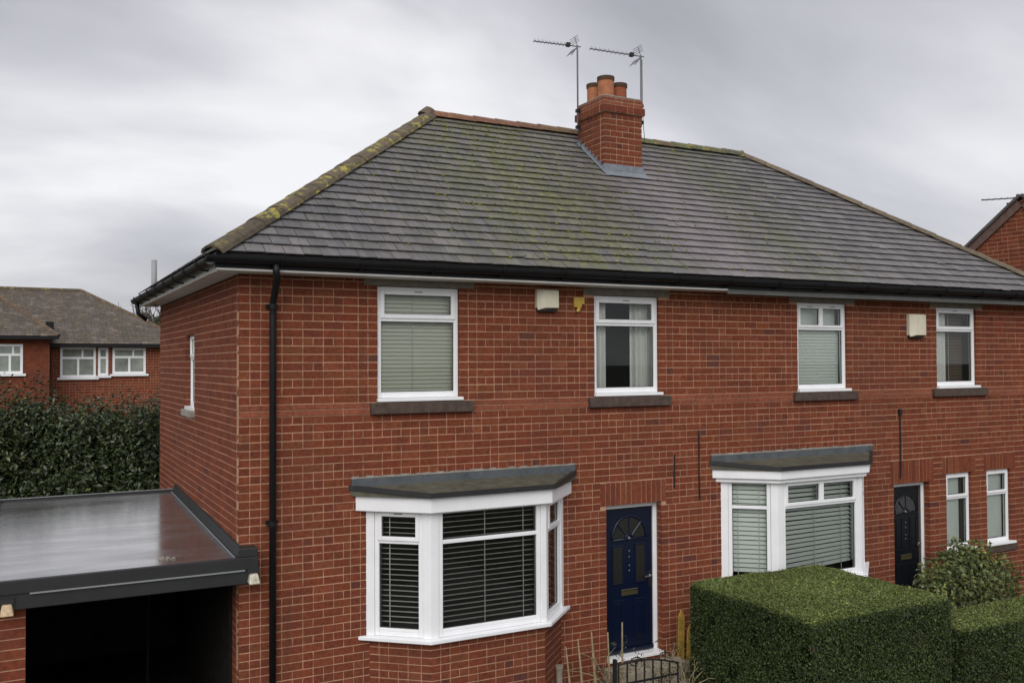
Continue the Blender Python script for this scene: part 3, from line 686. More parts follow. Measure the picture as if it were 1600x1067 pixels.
def gutter(pts_fn, s0, s1, name='gutter'):
    """half-round gutter with thickness"""
    prof = []; R_, c = 0.062, 10
    for i in range(c+1): t_ = math.pi + math.pi*i/c; prof.append((R_*math.cos(t_), R_*math.sin(t_)*1.15))
    for i in range(c, -1, -1): t_ = math.pi + math.pi*i/c; prof.append((.9*R_*math.cos(t_), .9*R_*math.sin(t_)*1.15))
    k = MB(); a = [pts_fn(p_, q_, s0) for p_, q_ in prof]; b = [pts_fn(p_, q_, s1) for p_, q_ in prof]; n = len(prof)
    k.v = a + b; k.f = [(i, (i+1) % n, n+(i+1) % n, n+i) for i in range(n)]
    for m_ in (0, n):
        for i in range(c): k.f.append((m_+i, m_+i+1, m_+n-2-i, m_+n-1-i))
    k.t = [(1,1,1)]*len(k.f); k.build(name, 'black_plastic', house)
gutter(lambda p_, q_, s: (s, -.365+p_, 5.385+q_), -.40, L+.4)
gutter(lambda p_, q_, s: (-.357+p_, s, 5.355+q_), -.36, D+.38)
for i in range(16):
    x = 0.35+i*.85; k = MB(); k.tube([(x, -.301, 5.30), (x, -.36, 5.305), (x, -.436, 5.36), (x, -.44, 5.392)], .012, 6); k.build('gutter_bracket', 'black_plastic', house)
for i in range(8):
    y = .1+i*.83; k = MB(); k.tube([(-.293, y, 5.27), (-.36, y, 5.273), (-.425, y, 5.325), (-.432, y, 5.365)], .009, 6); k.build('gutter_bracket', 'black_plastic', house)
# downpipe with swan neck
k = MB(); k.tube([(.30,-.365,5.32),(.30,-.365,5.235),(.32,-.33,5.17),(.335,-.15,5.03),(.335,-.075,4.93),(.335,-.075,4.80),(.335,-.075,G+.12)], .036, 12); dp = k.build('downpipe', 'black_plastic', house, smooth=True)
for z in (4.88, 2.6):
    k = MB(); k.tube([(.335,-.075,z),(.335,-.075,z+.05)], .041, 12); k.box(.275,.395,-.04,-.006,z+.01,z+.05); k.build('pipe_collar', 'black_plastic', dp)
k = MB(); k.tube([(-.17,5.55,5.2),(-.17,5.55,5.93)], .042, 12); k.build('vent_pipe', 'pipe_grey', house, smooth=True)
k = MB(); k.tube([(-.357,6.2,5.3),(-.33,6.2,5.12),(-.20,6.2,5.02)], .036, 10); k.build('gutter_outlet', 'black_plastic', house, smooth=True)
# cables and soot-dark pipes on the front wall
for pts in ([(5.635,-.016,3.08),(5.63,-.016,2.64)], [(6.05,-.016,3.38),(6.045,-.016,2.7),(6.05,-.016,2.45)], [(9.95,-.02,3.52),(9.955,-.02,3.05),(9.945,-.02,2.5)]):
    k = MB(); k.tube(pts, .010 if pts[0][0] < 9 else .012, 6); k.build('cable', 'iron', house)
k = MB(); k.box(9.925, 9.98, -.04, -.006, 3.47, 3.56); k.build('cable_box', 'iron', house)

# ---- roof
CHX0, CHX1, CHY0, CHY1 = 5.90, 6.60, 2.00, 2.75
roof = empty('roof', (L/2, D/2, EZ), house)
def base_plane(pts): k = MB(); k.poly(pts); return k
A_, B_, C_, D_ = (EX0,EY0,EZ), (EX1,EY0,EZ), (EX1,EY1,EZ), (EX0,EY1,EZ); AL, AR = (AX0,AY,AZ), (AX1,AY,AZ)
k = MB(); k.poly([A_,B_,AR,AL]); k.poly([D_,A_,AL]); k.poly([B_,C_,AR]); k.poly([C_,D_,AL,AR]); k.poly([D_,C_,B_,A_])
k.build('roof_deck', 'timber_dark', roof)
def slate_tint():
    k = random.uniform(.78, 1.22)*1.13; c = random.choice([(.128,.123,.124),(.135,.126,.124),(.120,.117,.121),(.142,.132,.132)])
    return tuple(v*k for v in c)
UNIT_SLATES = []
for i in range(24):
    t = slate_tint(); me = bpy.data.meshes.new('slate'); q = lambda s=.02: random.uniform(-s, s)
    v = [(0,q(.03),.032),(1,q(.03),.032+q(.002)),(1,1,.006),(0,1,.006),(0,0,.043+q(.003)),(1,0,.043+q(.003)),(1,1,.014),(0,1,.014)]
    v[4] = (0, v[0][1], v[4][2]); v[5] = (1, v[1][1], v[5][2])
    me.from_pydata(v, [], [(0,3,2,1),(4,5,6,7),(0,1,5,4),(1,2,6,5),(2,3,7,6),(3,0,4,7)])
    at = me.attributes.new('tint', 'FLOAT_COLOR', 'FACE'); at.data.foreach_set('color', np.tile((*t,1), 6).astype('f')); me.materials.append(MT['slate']); UNIT_SLATES.append(me)
def slate_plane(o, u, up, n, x_at, slope_len, rows, wid=0.20, avoid=None):
    """slates as (origin, u*w, up*l, n) ; x_at(s) gives the run of the row at slope distance s"""
    full, cut = [], []; e = slope_len/rows
    for r_ in range(rows):
        sb, s1 = r_*e - .012, (r_+1)*e + .035
        a0, b0 = x_at(max(0, r_*e)); a1, b1 = x_at(min(slope_len, (r_+1)*e))
        lo, hi = min(a0,a1), max(b0,b1)
        x = math.floor(lo/wid)*wid + (wid/2 if r_ % 2 else 0) - wid
        while x < hi:
            s0 = sb + random.uniform(-.004,.004) - (random.uniform(.008,.022) if random.random() < .04 else 0); w = wid*1.0; xa, xb = x+.003, x+w-.003+random.uniform(-.003,.003)
            if xb > lo and xa < hi:
                cl0, cr0 = max(xa, a0), min(xb, b0); cl1, cr1 = max(xa, a1), min(xb, b1)
                if cl0 <= xa+1e-6 and cr0 >= xb-1e-6 and cl1 <= xa+1e-6 and cr1 >= xb-1e-6: full.append((o+u*xa+up*s0, xb-xa, s1-s0))
                elif cr0-cl0 > .005 or cr1-cl1 > .005:
                    cr0 = max(cr0, cl0); cr1 = max(cr1, cl1); cl0 = min(cl0, cr0); cut.append((cl0, cr0, cl1, cr1, s0, s1))
            x += w
    return full, cut
SL = math.hypot(AY-EY0, AZ-EZ); upf = np.array([0, (AY-EY0)/SL, (AZ-EZ)/SL]); nf = np.array([0, -(AZ-EZ)/SL, (AY-EY0)/SL])
of = np.array([0.0, EY0, EZ])
xf = lambda s: (EX0+(AX0-EX0)*s/SL, EX1+(AX1-EX1)*s/SL)
full, cut = slate_plane(of, ux, upf, nf, xf, SL, 23)
def hidden_by_chimney(p_, w): return CHX0+.05 < p_[0] and p_[0]+w < CHX1-.05 and CHY0+.05 < p_[1] < CHY1-.25
full = [f for f in full if not hidden_by_chimney(f[0], f[1])]
def sl_area(f):
    p_, w, l = f; q = [proj(p_), proj(p_+ux*w), proj(p_+upf*l)]
    if not (0 < q[0][0] < 1600): return 0
    return abs((q[1][0]-q[0][0])*(q[2][1]-q[0][1]) - (q[1][1]-q[0][1])*(q[2][0]-q[0][0]))
full.sort(key=lambda f: -sl_area(f))
def place_slate(f, u, up, n):
    p_, w, l = f; ob = bpy.data.objects.new('slate', random.choice(UNIT_SLATES)); COL.objects.link(ob); ob.parent = roof
    m = Matrix.Identity(4); cols = [u*w, up*l, n]
    for i in range(3):
        for j in range(3): m[i][j] = cols[j][i]
        m[i][3] = p_[i]-WLOC[roof][i]
    ob.matrix_local = m
for f in full[:300]: place_slate(f, ux, upf, nf)
sm = MB()
def add_slate(mb, o, u, up, n, c0, c1, d0, d1, s0, s1):
    q = random.uniform(-.003,.003); P = lambda x, s, h: o+u*x+up*s+n*h
    mb.hexa([P(c0,s0+q,.032),P(c1,s0+q,.032),P(d1,s1,.006),P(d0,s1,.006),P(c0,s0+q,.043+q*.5),P(c1,s0+q,.043-q*.5),P(d1,s1,.014),P(d0,s1,.014)], slate_tint())
for (p_, w, l) in full[300:]:
    x = p_[0]; s = (p_[1]-EY0)/upf[1]; add_slate(sm, of, ux, upf, nf, x, x+w, x, x+w, s, s+l)
for (a, b, c, d, s0, s1) in cut: add_slate(sm, of, ux, upf, nf, a, b, c, d, s0, s1)
# hip ends and back slope
SLs = math.hypot(AX0-EX0, AZ-EZ); upl = np.array([(AX0-EX0)/SLs, 0, (AZ-EZ)/SLs]); nl = np.array([-(AZ-EZ)/SLs, 0, (AX0-EX0)/SLs])
fl, cl = slate_plane(np.array([EX0,0,EZ]), uy, upl, nl, lambda s: (EY0+(AY-EY0)*s/SLs, EY1+(AY-EY1)*s/SLs), SLs, 24, 0.25)
for (p_, w, l) in fl:
    y = p_[1]; s = (p_[0]-EX0)/upl[0]; add_slate(sm, np.array([EX0,0,EZ]), uy, upl, nl, y, y+w, y, y+w, s, s+l)
sm.build('slating', 'slate', roof, kind='stuff')
mo = MB()                                        # raised moss along the course edges
for i in range(1000):
    X_ = random.gauss(4.5, 1.5) if i < 780 else random.gauss(8.2, .9); r_ = random.randrange(1, 23); s_ = r_*SL/23 - .012 + random.uniform(-.02, .05)
    lo_, hi_ = xf(s_)
    if not lo_+.15 < X_ < hi_-.15 or (CHX0-.1 < X_ < CHX1+.1 and s_*upf[1]+EY0 > 1.9): continue
    c_ = of+ux*X_+upf*s_+nf*.03; w_, l_, h_ = random.uniform(.008,.03), random.uniform(.006,.018), random.uniform(.008,.020)
    base_ = [c_+ux*w_*math.cos(a)+upf*l_*math.sin(a) for a in np.arange(6)*math.pi/3+random.random()]; top_ = [c_+ux*w_*.55*math.cos(a)+upf*l_*.55*math.sin(a)+nf*h_ for a in np.arange(6)*math.pi/3+.3]
    n0 = len(mo.v); mo.v += [tuple(v) for v in base_+top_]; tt = random.choice([(.16,.17,.03),(.12,.135,.03),(.22,.22,.045),(.09,.10,.03)])
    for q_ in range(6): mo.f.append((n0+q_, n0+(q_+1)%6, n0+6+(q_+1)%6, n0+6+q_)); mo.t.append(tt)
    mo.f.append(tuple(n0+6+q_ for q_ in range(6))); mo.t.append(tt)
mo.build('moss', 'moss', roof, kind='stuff')
# hip and ridge tiles
def cap_tile(a, b, nrm, tint, name, wid=0.135, h=0.085, lift=0.02, over=0.03, flat=False):
    a, b, nrm = Vector(a), Vector(b), Vector(nrm).normalized(); d = (b-a).normalized(); sd = d.cross(nrm).normalized(); nrm = sd.cross(d)
    prof = [(-1,-.55),(-.82,.25),(-.45,.78),(0,1),(.45,.78),(.82,.25),(1,-.55)]; k = MB(); n = len(prof)
    for (c, l_, g_) in ((a-d*over, lift+.008, 1.03), (b, lift, 0.98)):
        for (p_, q_) in prof: k.v.append(tuple(c + sd*(p_*wid*g_) + nrm*(q_*h*g_+l_)))
        for (p_, q_) in prof: k.v.append(tuple(c + sd*(p_*wid*g_*.86) + nrm*(q_*h*g_*.78+l_-.012)))
    T = 2*n
    for i in range(n-1):
        k.f.append((i, i+1, T+i+1, T+i)); k.f.append((n+i+1, n+i, T+n+i, T+n+i+1)); k.f.append((i+1, i, n+i, n+i+1)); k.f.append((T+i, T+i+1, T+n+i+1, T+n+i))
    k.f.append((0, T, T+n, n)); k.f.append((n-1, 2*n-1, T+2*n-1, T+n-1)); k.t = [tint]*len(k.f)
    return k.build(name, 'ridge', roof)
def run_tiles(a, b, nrm, n, tints, name, **kw):
    a, b = np.array(a), np.array(b)
    for i in range(n):
        j = np.array([random.uniform(-.003,.003), random.uniform(-.003,.003), random.uniform(-.003,.004)])
        cap_tile(a+(b-a)*i/n+j, a+(b-a)*(i+1)/n+j, nrm, tints(i/n), name, **kw)
brown = lambda k=1.0, al=1.0: (lambda f: (0.118*k*f, 0.092*k*f, 0.062*k*f, al))(random.uniform(.85,1.15))
hl = np.array([AX0-EX0, AY-EY0, AZ-EZ]); hn = nf+nl
run_tiles(np.array(A_)+hl*-.004, AL, hn, 14, lambda t: brown(1.0 if t > .2 else .7, 1.0 if t > .12 else .3), 'hip_tile', wid=.135, h=.055, lift=.03, over=.02)
nr = np.array([(AZ-EZ)/SLs, 0, (AX0-EX0)/SLs])
run_tiles(B_, AR, nf+nr, 13, lambda t: brown(1.25, 0.), 'hip_tile', wid=.095, h=.05, lift=.045)
terr = lambda: (0.20*random.uniform(.85,1.15), 0.095*random.uniform(.9,1.1), 0.062*random.uniform(.9,1.1), .10)
moss = lambda: (0.125*random.uniform(.85,1.1), 0.115*random.uniform(.9,1.1), 0.060, .6)
run_tiles(AL, AR, (0,0,1), 16, lambda t: terr() if t < .30 else ((lambda q: tuple(q*a+(1-q)*b for a, b in zip(moss(), terr())))(.6) if t < .40 else moss()), 'ridge_tile', wid=.115, h=.07, lift=.03)
k = MB(); k.tube([(AL[0]-.05,AL[1],AL[2]-.02),(AL[0]+.02,AL[1],AL[2]+.105)], [.15,.09], 10, (0.12,.09,.06,.3)); k.build('mortar_bedding', 'ridge', roof)
k = MB(); k.tube([(AR[0],AR[1],AR[2]-.02),(AR[0]-.02,AR[1],AR[2]+.09)], [.14,.08], 10, (0.13,.12,.05,1.)); k.build('mortar_bedding', 'ridge', roof)
# ---- chimney
ch = empty('chimney', ((CHX0+CHX1)/2, (CHY0+CHY1)/2, 6.9), house)
k = MB(); k.box(CHX0+.004, CHX1-.004, CHY0+.004, CHY1-.004, 6.9, 8.15); k.box(CHX0-.035, CHX1+.035, CHY0-.035, CHY1+.035, 8.151, 8.27); k.box(CHX0-.012, CHX1+.012, CHY0-.012, CHY1+.012, 8.271, 8.395); k.build('core', 'mortar', ch)
cs = []; JT = 0.019
def stack(x0, x1, y0, y1, z0, z1, c):
    brick_courses(cs, ch, (x0,y0,0), ux, nx, 0, x1-x0, z0, z1, [], ends=(False,False), ch=c, depth=.1)
    brick_courses(cs, ch, (x0,y0+.1+JT,0), uy, ny, 0, y1-y0-.1-JT, z0, z1, [], ends=(False,False), ch=c, depth=.1)
    brick_courses(cs, ch, (x1,y0+.1+JT,0), uy, -ny, 0, y1-y0-.1-JT, z0, z1, [], ends=(False,False), ch=c, depth=.1)
stack(CHX0, CHX1, CHY0, CHY1, 6.95, 8.15, .092); stack(CHX0-.04, CHX1+.04, CHY0-.04, CHY1+.04, 8.15, 8.27, .12); stack(CHX0-.016, CHX1+.016, CHY0-.016, CHY1+.016, 8.27, 8.39, .06)
flush_bricks(cs, 0); JT = 0.0118
k = MB(); k.prism([(CHX0-.02,CHY0-.02,8.392),(CHX1+.02,CHY0-.02,8.392),(CHX1+.02,CHY1+.02,8.392),(CHX0-.02,CHY1+.02,8.392)], (0,0,.022)); k.build('flaunching', 'concrete', ch, bevel=.01)
def pot(x, y, z, r_, h, t):
    o = MB(); prof = [(1.0,0),(1.0,h-.07),(1.04,h-.065),(1.10,h-.06),(1.10,h)]; seg = 20
    for (q, zz) in prof + [(.86,h),(.86,h-.15)]:
        for i in range(seg): a = 2*math.pi*i/seg; o.v.append((x+r_*q*math.cos(a), y+r_*q*math.sin(a), z+zz))
    for j in range(6):
        for i in range(seg):
            o.f.append((j*seg+i, j*seg+(i+1)%seg, (j+1)*seg+(i+1)%seg, (j+1)*seg+i)); o.t.append(t if j < 3 else (.16,.24,.26))
    o.f.append(tuple(6*seg+i for i in range(seg))); o.t.append((.04,.06,.07)); o.build('chimney_pot', 'terracotta', ch)
pot(6.08, 2.22, 8.41, .125, .35, (1.02,1.02,1.0)); pot(6.10, 2.57, 8.41, .122, .33, (1.0,1.02,.95)); pot(6.42, 2.36, 8.41, .125, .32, (.72,.52,.5))
# lead: front apron, stepped side flashing
k = MB(); zr = lambda y: EZ+(y-EY0)*(AZ-EZ)/(AY-EY0)
y0 = CHY0-.012
k.box(CHX0-.02, CHX1+.02, y0-.006, y0+.004, zr(CHY0)-.03, zr(CHY0)+.15)
k.obox(np.array([CHX0-.06, CHY0-.12, zr(CHY0-.12)])+nf*.042, ux*(CHX1-CHX0+.12), upf*.15, nf*.008); k.build('apron_flashing', 'lead', ch)
for sx, xx in ((-1, CHX0-.012), (1, CHX1+.012)):
    k = MB(); pts = [(CHY0-.015, zr(CHY0)-.03)]; y = CHY0-.015; n = 8; st = (CHY1-CHY0)/n
    pts = [(CHY1, zr(CHY1)-.02), (CHY0-.015, zr(CHY0)-.03)]
    z = zr(CHY0)+.14
    for i in range(n): pts += [(CHY0-.015+i*st, z+i*st*.766), (CHY0-.015+(i+1)*st, z+i*st*.766)]
    k.prism([(xx, a, b) for a, b in pts], (sx*.006, 0, 0))
    k.obox(np.array([xx+(0 if sx > 0 else -.05), CHY0-.02, zr(CHY0-.02)])+nf*.044, ux*.05, upf*.95, nf*.006); k.build('step_flashing', 'lead', ch)

flush_bricks(BR, 300)

# ------------------------------------------------------------------ aerials, alarm boxes and small fittings (things of their own)
def aerial(x, y, z0, z1, dirv, length, label, n=9):
    o = empty('television_aerial', (x, y, z0)); tag(o, label, 'aerial', 'aerials on the chimney')
    k = MB(); k.tube([(x,y,z0),(x,y,z1)], .014, 8); k.build('mast', 'alu', o)
    k = MB()
    for z in (z0+.04, z0+.30): k.box(x-.03, x+.03, y-.03, y+.03, z, z+.05)
    k.build('bracket', 'iron', o)
    d = Vector(dirv).normalized(); s = Vector((-d.y, d.x, 0)).normalized(); zb = z1-.02; c = Vector((x,y,zb))
    k = MB(); k.tube([c-d*.06, c+d*length], .009, 6); k.build('boom', 'alu', o)
    for i in range(n):
        q = c+d*(length*(.30+.68*i/(n-1))); k = MB(); h = .085-.002*i
        k.tube([q-s*h*.8-Vector((0,0,.0)), q+s*h*.8], .004, 5); k.tube([q+Vector((0,0,-.008)), q+Vector((0,0,.045))], .004, 5); k.build('director', 'alu', o)
    sx_ = -1 if x < 6.2 else 1; k = MB(); k.tube([(x+sx_*.016,y-.012,zb-.05),(x+sx_*.016,y-.014,z0+.3),(x+sx_*.01,y-.05,z0-.05),(x+sx_*-.02*0,y-.10,z0-.30)], .005, 5); k.build('cable', 'iron', o)
    k = MB(); q = c+d*.17; k.box(q.x-.03, q.x+.03, q.y-.03, q.y+.03, zb-.025, zb+.035); k.build('dipole_box', 'iron', o)
    k = MB()
    for sg in (1, -1):
        for j in range(4):
            t_ = .05+.045*j; b = c + d*(.03+t_*.55) + Vector((0,0,sg*t_*.75))
            b = c + d*(.16-.13*1.0+(.10 if sg < 0 else -.0)*0) + d*(-.0) + Vector((0,0,sg*(.02+t_*.62))) + d*(t_*.55*(1 if sg < 0 else .35))
            k.tube([b-s*.13, b+s*.13], .004, 5)
        k.tube([c, c+Vector((0,0,sg*.15))+d*(.11 if sg < 0 else .05)], .006, 5)
    k.build('reflector', 'alu', o)
    return o
aerial(5.83, 2.65, 7.98, 9.36, (-1.0,.05,-.03), .78, 'taller television aerial on the left side of the chimney')
aerial(6.66, 2.09, 8.02, 9.16, (-1.0,.06,-.0), .92, 'lower television aerial on the right side of the chimney')
def alarm_box(x0, x1, z0, z1, label):
    o = empty('alarm_box', ((x0+x1)/2, 0, z0)); tag(o, label, 'alarm', 'alarm boxes under the eaves')
    b = MB(); w = x1-x0; y1 = -.008
    b.hexa([(x0+.0,y1-.05,z0+.04),(x1,y1-.05,z0+.04),(x1,y1,z0+.03),(x0,y1,z0+.03),(x0,y1-.05,z1),(x1,y1-.05,z1),(x1,y1,z1),(x0,y1,z1)])
    b.build('back_plate', 'alarm', o)
    b = MB(); xi = x0+w*.30; b.hexa([(xi,y1-.10,z0+.035),(x1-.006,y1-.10,z0+.035),(x1-.004,y1-.051,z0+.045),(x0+.004,y1-.051,z0+.005),(xi,y1-.10,z1-.01),(x1-.006,y1-.10,z1-.01),(x1-.004,y1-.051,z1-.004),(x0+.004,y1-.051,z1-.004)])
    b.build('cover', 'alarm', o, bevel=.006)
    b = MB(); b.box(x0+.02, x1-.01, y1-.06, y1-.002, z0-.005, z0+.028); b.build('strobe_base', 'gasket', o)
alarm_box(3.54, 3.83, 4.93, 5.19, 'cream alarm box between the two left upper windows')
alarm_box(10.14, 10.47, 4.66, 5.02, 'white alarm box between the two right upper windows')
o = empty('wall_bracket', (4.17, 0, 4.93)); tag(o, 'small yellow bracket on the brick beside the cream alarm box', 'bracket')
k = MB(); k.box(4.09, 4.24, -.03, -.008, 5.03, 5.11); k.box(4.09, 4.20, -.031, -.0081, 4.99, 5.029); k.build('plate', 'yellow', o)
k = MB(); k.tube([(4.15,-.02,5.0),(4.15,-.045,4.97),(4.13,-.04,4.93)], .022, 8); k.build('hook', 'yellow', o)
def door_lamp(x, y, z, m, label):
    o = empty('wall_lamp', (x, y, z)); tag(o, label, 'lamp', 'lamps at the ends of the garage fascia')
    k = MB(); k.box(x-.06, x+.06, y-.02, y+.04, z+.10, z+.15); k.build('mount', 'garage_trim', o)
    k = MB(); k.hexa([(x-.058,y-.09,z),(x+.058,y-.09,z),(x+.058,y+.03,z+.01),(x-.058,y+.03,z+.01),(x-.04,y-.05,z+.099),(x+.04,y-.05,z+.099),(x+.04,y+.03,z+.099),(x-.04,y+.03,z+.099)]); k.build('lens', m, o, bevel=.012)
door_lamp(.105, -.20, 2.06, 'lamp_glass', 'milky weathered lamp under the fascia beside the black downpipe')
door_lamp(-2.115, -.20, 2.02, 'lamp_tan', 'tan lamp above the brick pier at the left edge')

# ------------------------------------------------------------------ garage
gar = empty('garage', (-1.1, 2.2, G)); tag(gar, 'flat roofed garage with open front attached to the brick side wall', 'garage')
GX0 = -2.22; GB = 4.35
pier = MB(); pier.box(-2.5, -1.963, -.096, .25, G, 2.05); pr = pier.build('pier', 'mortar', gar)
gs = []
brick_courses(gs, pr, (-2.5,-.10,0), ux, nx, 0, .54, G, 2.05, [], ends=(False, False), depth=.1)
gs = []
zz = G; nzc = 19; c = (2.05-G)/nzc
for i in range(nzc):
    z = G+i*c
    for a, b in ((-2.50,-2.375),(-2.375,-2.205),(-2.205,-1.96)):
        gs.append((pr, np.array([a+.006, -.10-random.uniform(0,.002), z+.006]), ux, nx, b-a-.012 if b < -2 else b-a-.006, c-.0125, .12))
    gs.append((pr, np.array([-1.9585, .03, z+.006]), uy, np.array([-1.,0,0]), .215, c-.0125, .1))
go = []
brick_courses(go, pr, (-2.503,-.09,0), uy, ny, 0.04, GB+.09, G, 2.05, [], ends=(True, True), depth=.05)
flush_bricks(gs, 300); flush_bricks(go, 0)
k = MB(); k.box(-2.5, -2.10, .251, GB, G, 2.05); k.build('wall', 'mortar', gar)
k = MB(); k.box(-2.099, -2.05, .251, GB, G, 2.05); k.box(-2.049, -.01, GB-.15, GB, G, 2.05); k.build('wall', 'garage_shade', gar)
k = MB(); k.box(-2.04, -.02, .2, GB-.16, G+.021, G+.03); k.build('floor', 'garage_shade', gar)
k = MB(); k.box(-.035, -.008, .30, GB-.16, G+.04, 2.05); k.build('shade_board', 'garage_shade', gar)  # added board covering the lit house brick, shade painted into its colour
# roof sheet, sloping a little to the front
zf, zb_ = 2.315, 2.45
k = MB(); k.hexa([(-2.24,-.16,zf-.06),(.0,-.16,zf-.06),(.0,GB+.1,zb_-.06),(-2.24,GB+.1,zb_-.06),(-2.24,-.16,zf),(-.002,-.16,zf),(-.002,GB+.1,zb_),(-2.24,GB+.1,zb_)]); k.build('roof_sheet', 'wet_roof', gar)
k = MB(); k.box(-2.52, -.004, -.10, GB+.08, 2.052, 2.20); k.build('ceiling', 'garage_shade', gar)
k = MB(); k.obox((-2.29,-.17,zf-.05), (.05,0,0), (0,GB+.28,zb_-zf), (0,0,.085)); k.build('roof_edge', 'garage_trim', gar)
k = MB(); k.box(-2.29, -.0, GB+.10, GB+.15, zb_-.05, zb_+.03); k.build('roof_edge', 'garage_trim', gar)
k = MB(); k.box(-2.29, -.02, GB+.151, GB+.156, zb_-.02, zb_+.034); k.box(-2.288, -.02, GB+.1, GB+.15, zb_+.031, zb_+.036); k.build('edge_trim', 'trim_pale', gar)
k = MB(); k.box(-2.6, .155, -.215, -.165, 2.20, zf+.012); k.box(-2.6, .15, -.20, -.166, 2.055, 2.199); k.build('fascia', 'garage_trim', gar, bevel=.006)
k = MB(); k.box(-1.93, .02, -.224, -.2155, 2.19, 2.204); k.build('edge_trim', 'trim_pale', gar)
k = MB(); k.hexa([(-.055,-.16,zf+.002),(-.006,-.16,zf+.002),(-.006,GB,zb_+.002),(-.055,GB,zb_+.002),(-.028,-.16,zf+.12),(-.006,-.16,zf+.12),(-.006,GB,zb_+.12),(-.028,GB,zb_+.12)]); k.build('wall_flashing', 'garage_trim', gar)
k = MB(); k.box(-.045, .15, -.21, -.008, zf+.0125, zf+.10); k.build('upstand', 'garage_trim', gar, bevel=.008)
k = MB(); k.tube([(-.068,-.15,zf+.008),(-.068,GB,zb_+.008)], .006, 6); k.build('sealant_line', 'trim_pale', gar)
k = MB(); k.tube([(-.62,2.3,G+.03),(-.60,2.3,2.0)], .02, 8); k.build('prop', 'garage_shade', gar)
# grit and a leaf clump on the roof
k = MB()
for i in range(14):
    x, y = -.72+random.uniform(-.06,.09), .12+random.uniform(-.05,.05); s = random.uniform(.006,.018); z = zf+(y+.16)*.03
    k.box(x, x+s*1.6, y, y+s, z+.001, z+s)
tag(k.build('debris', 'concrete'), 'small scrap of pale debris on the wet garage roof', 'debris')

# ------------------------------------------------------------------ foliage
def leaf_mesh(name, c, n, size, tint, material, parent, aspect=0.55, kind='stuff', origin=None):
    """many small folded leaves: c centres, n normals, size, tint arrays"""
    N = len(c); r_ = rng.normal(size=(N,3)); t = np.cross(n, r_); t /= np.linalg.norm(t, axis=1)[:,None]+1e-9; b = np.cross(n, t)
    s = size[:,None]; fold = n*s*0.18
    p0 = c - t*s*.5; p1 = c + b*s*aspect*.5 + fold; p2 = c + t*s*.5; p3 = c - b*s*aspect*.5 + fold
    v = np.stack([p0,p1,p2,p3], 1).reshape(-1,3)
    origin = np.array(origin if origin is not None else (v[:,0].mean(), v[:,1].mean(), v[:,2].min()), float)
    me = bpy.data.meshes.new(name); me.vertices.add(4*N); me.vertices.foreach_set('co', (v-origin).astype('f').ravel())
    i = np.arange(N)*4; tri = np.stack([i,i+1,i+2,i,i+2,i+3], 1).reshape(-1)
    me.loops.add(len(tri)); me.loops.foreach_set('vertex_index', tri.astype('i')); me.polygons.add(2*N)
    me.polygons.foreach_set('loop_start', (np.arange(2*N)*3).astype('i')); me.update(calc_edges=True); me.validate()
    at = me.attributes.new('tint', 'FLOAT_COLOR', 'FACE'); col = np.repeat(np.concatenate([tint, np.ones((N,1))], 1), 2, axis=0); at.data.foreach_set('color', col.astype('f').ravel())
    me.materials.append(MT[material]); o = bpy.data.objects.new(name, me); link(o, parent, origin)
    if kind: o['kind'] = kind
    return o
def unit(a): return a/(np.linalg.norm(a, axis=1)[:,None]+1e-9)
def sn(p, f, ph): return np.sin(p[:,0]*f+ph)*np.sin(p[:,1]*f*1.13+ph*2.1)*np.sin(p[:,2]*f*.91+ph*.7)
def tints(N, base, var=.35, yellow=.15):
    k = np.clip(rng.normal(1, var, N), .35, 2.0)[:,None]; t = np.array(base)[None]*k
    y = (rng.random(N) < yellow)[:,None]; return np.where(y, t*np.array([1.5,1.25,.85]), t)
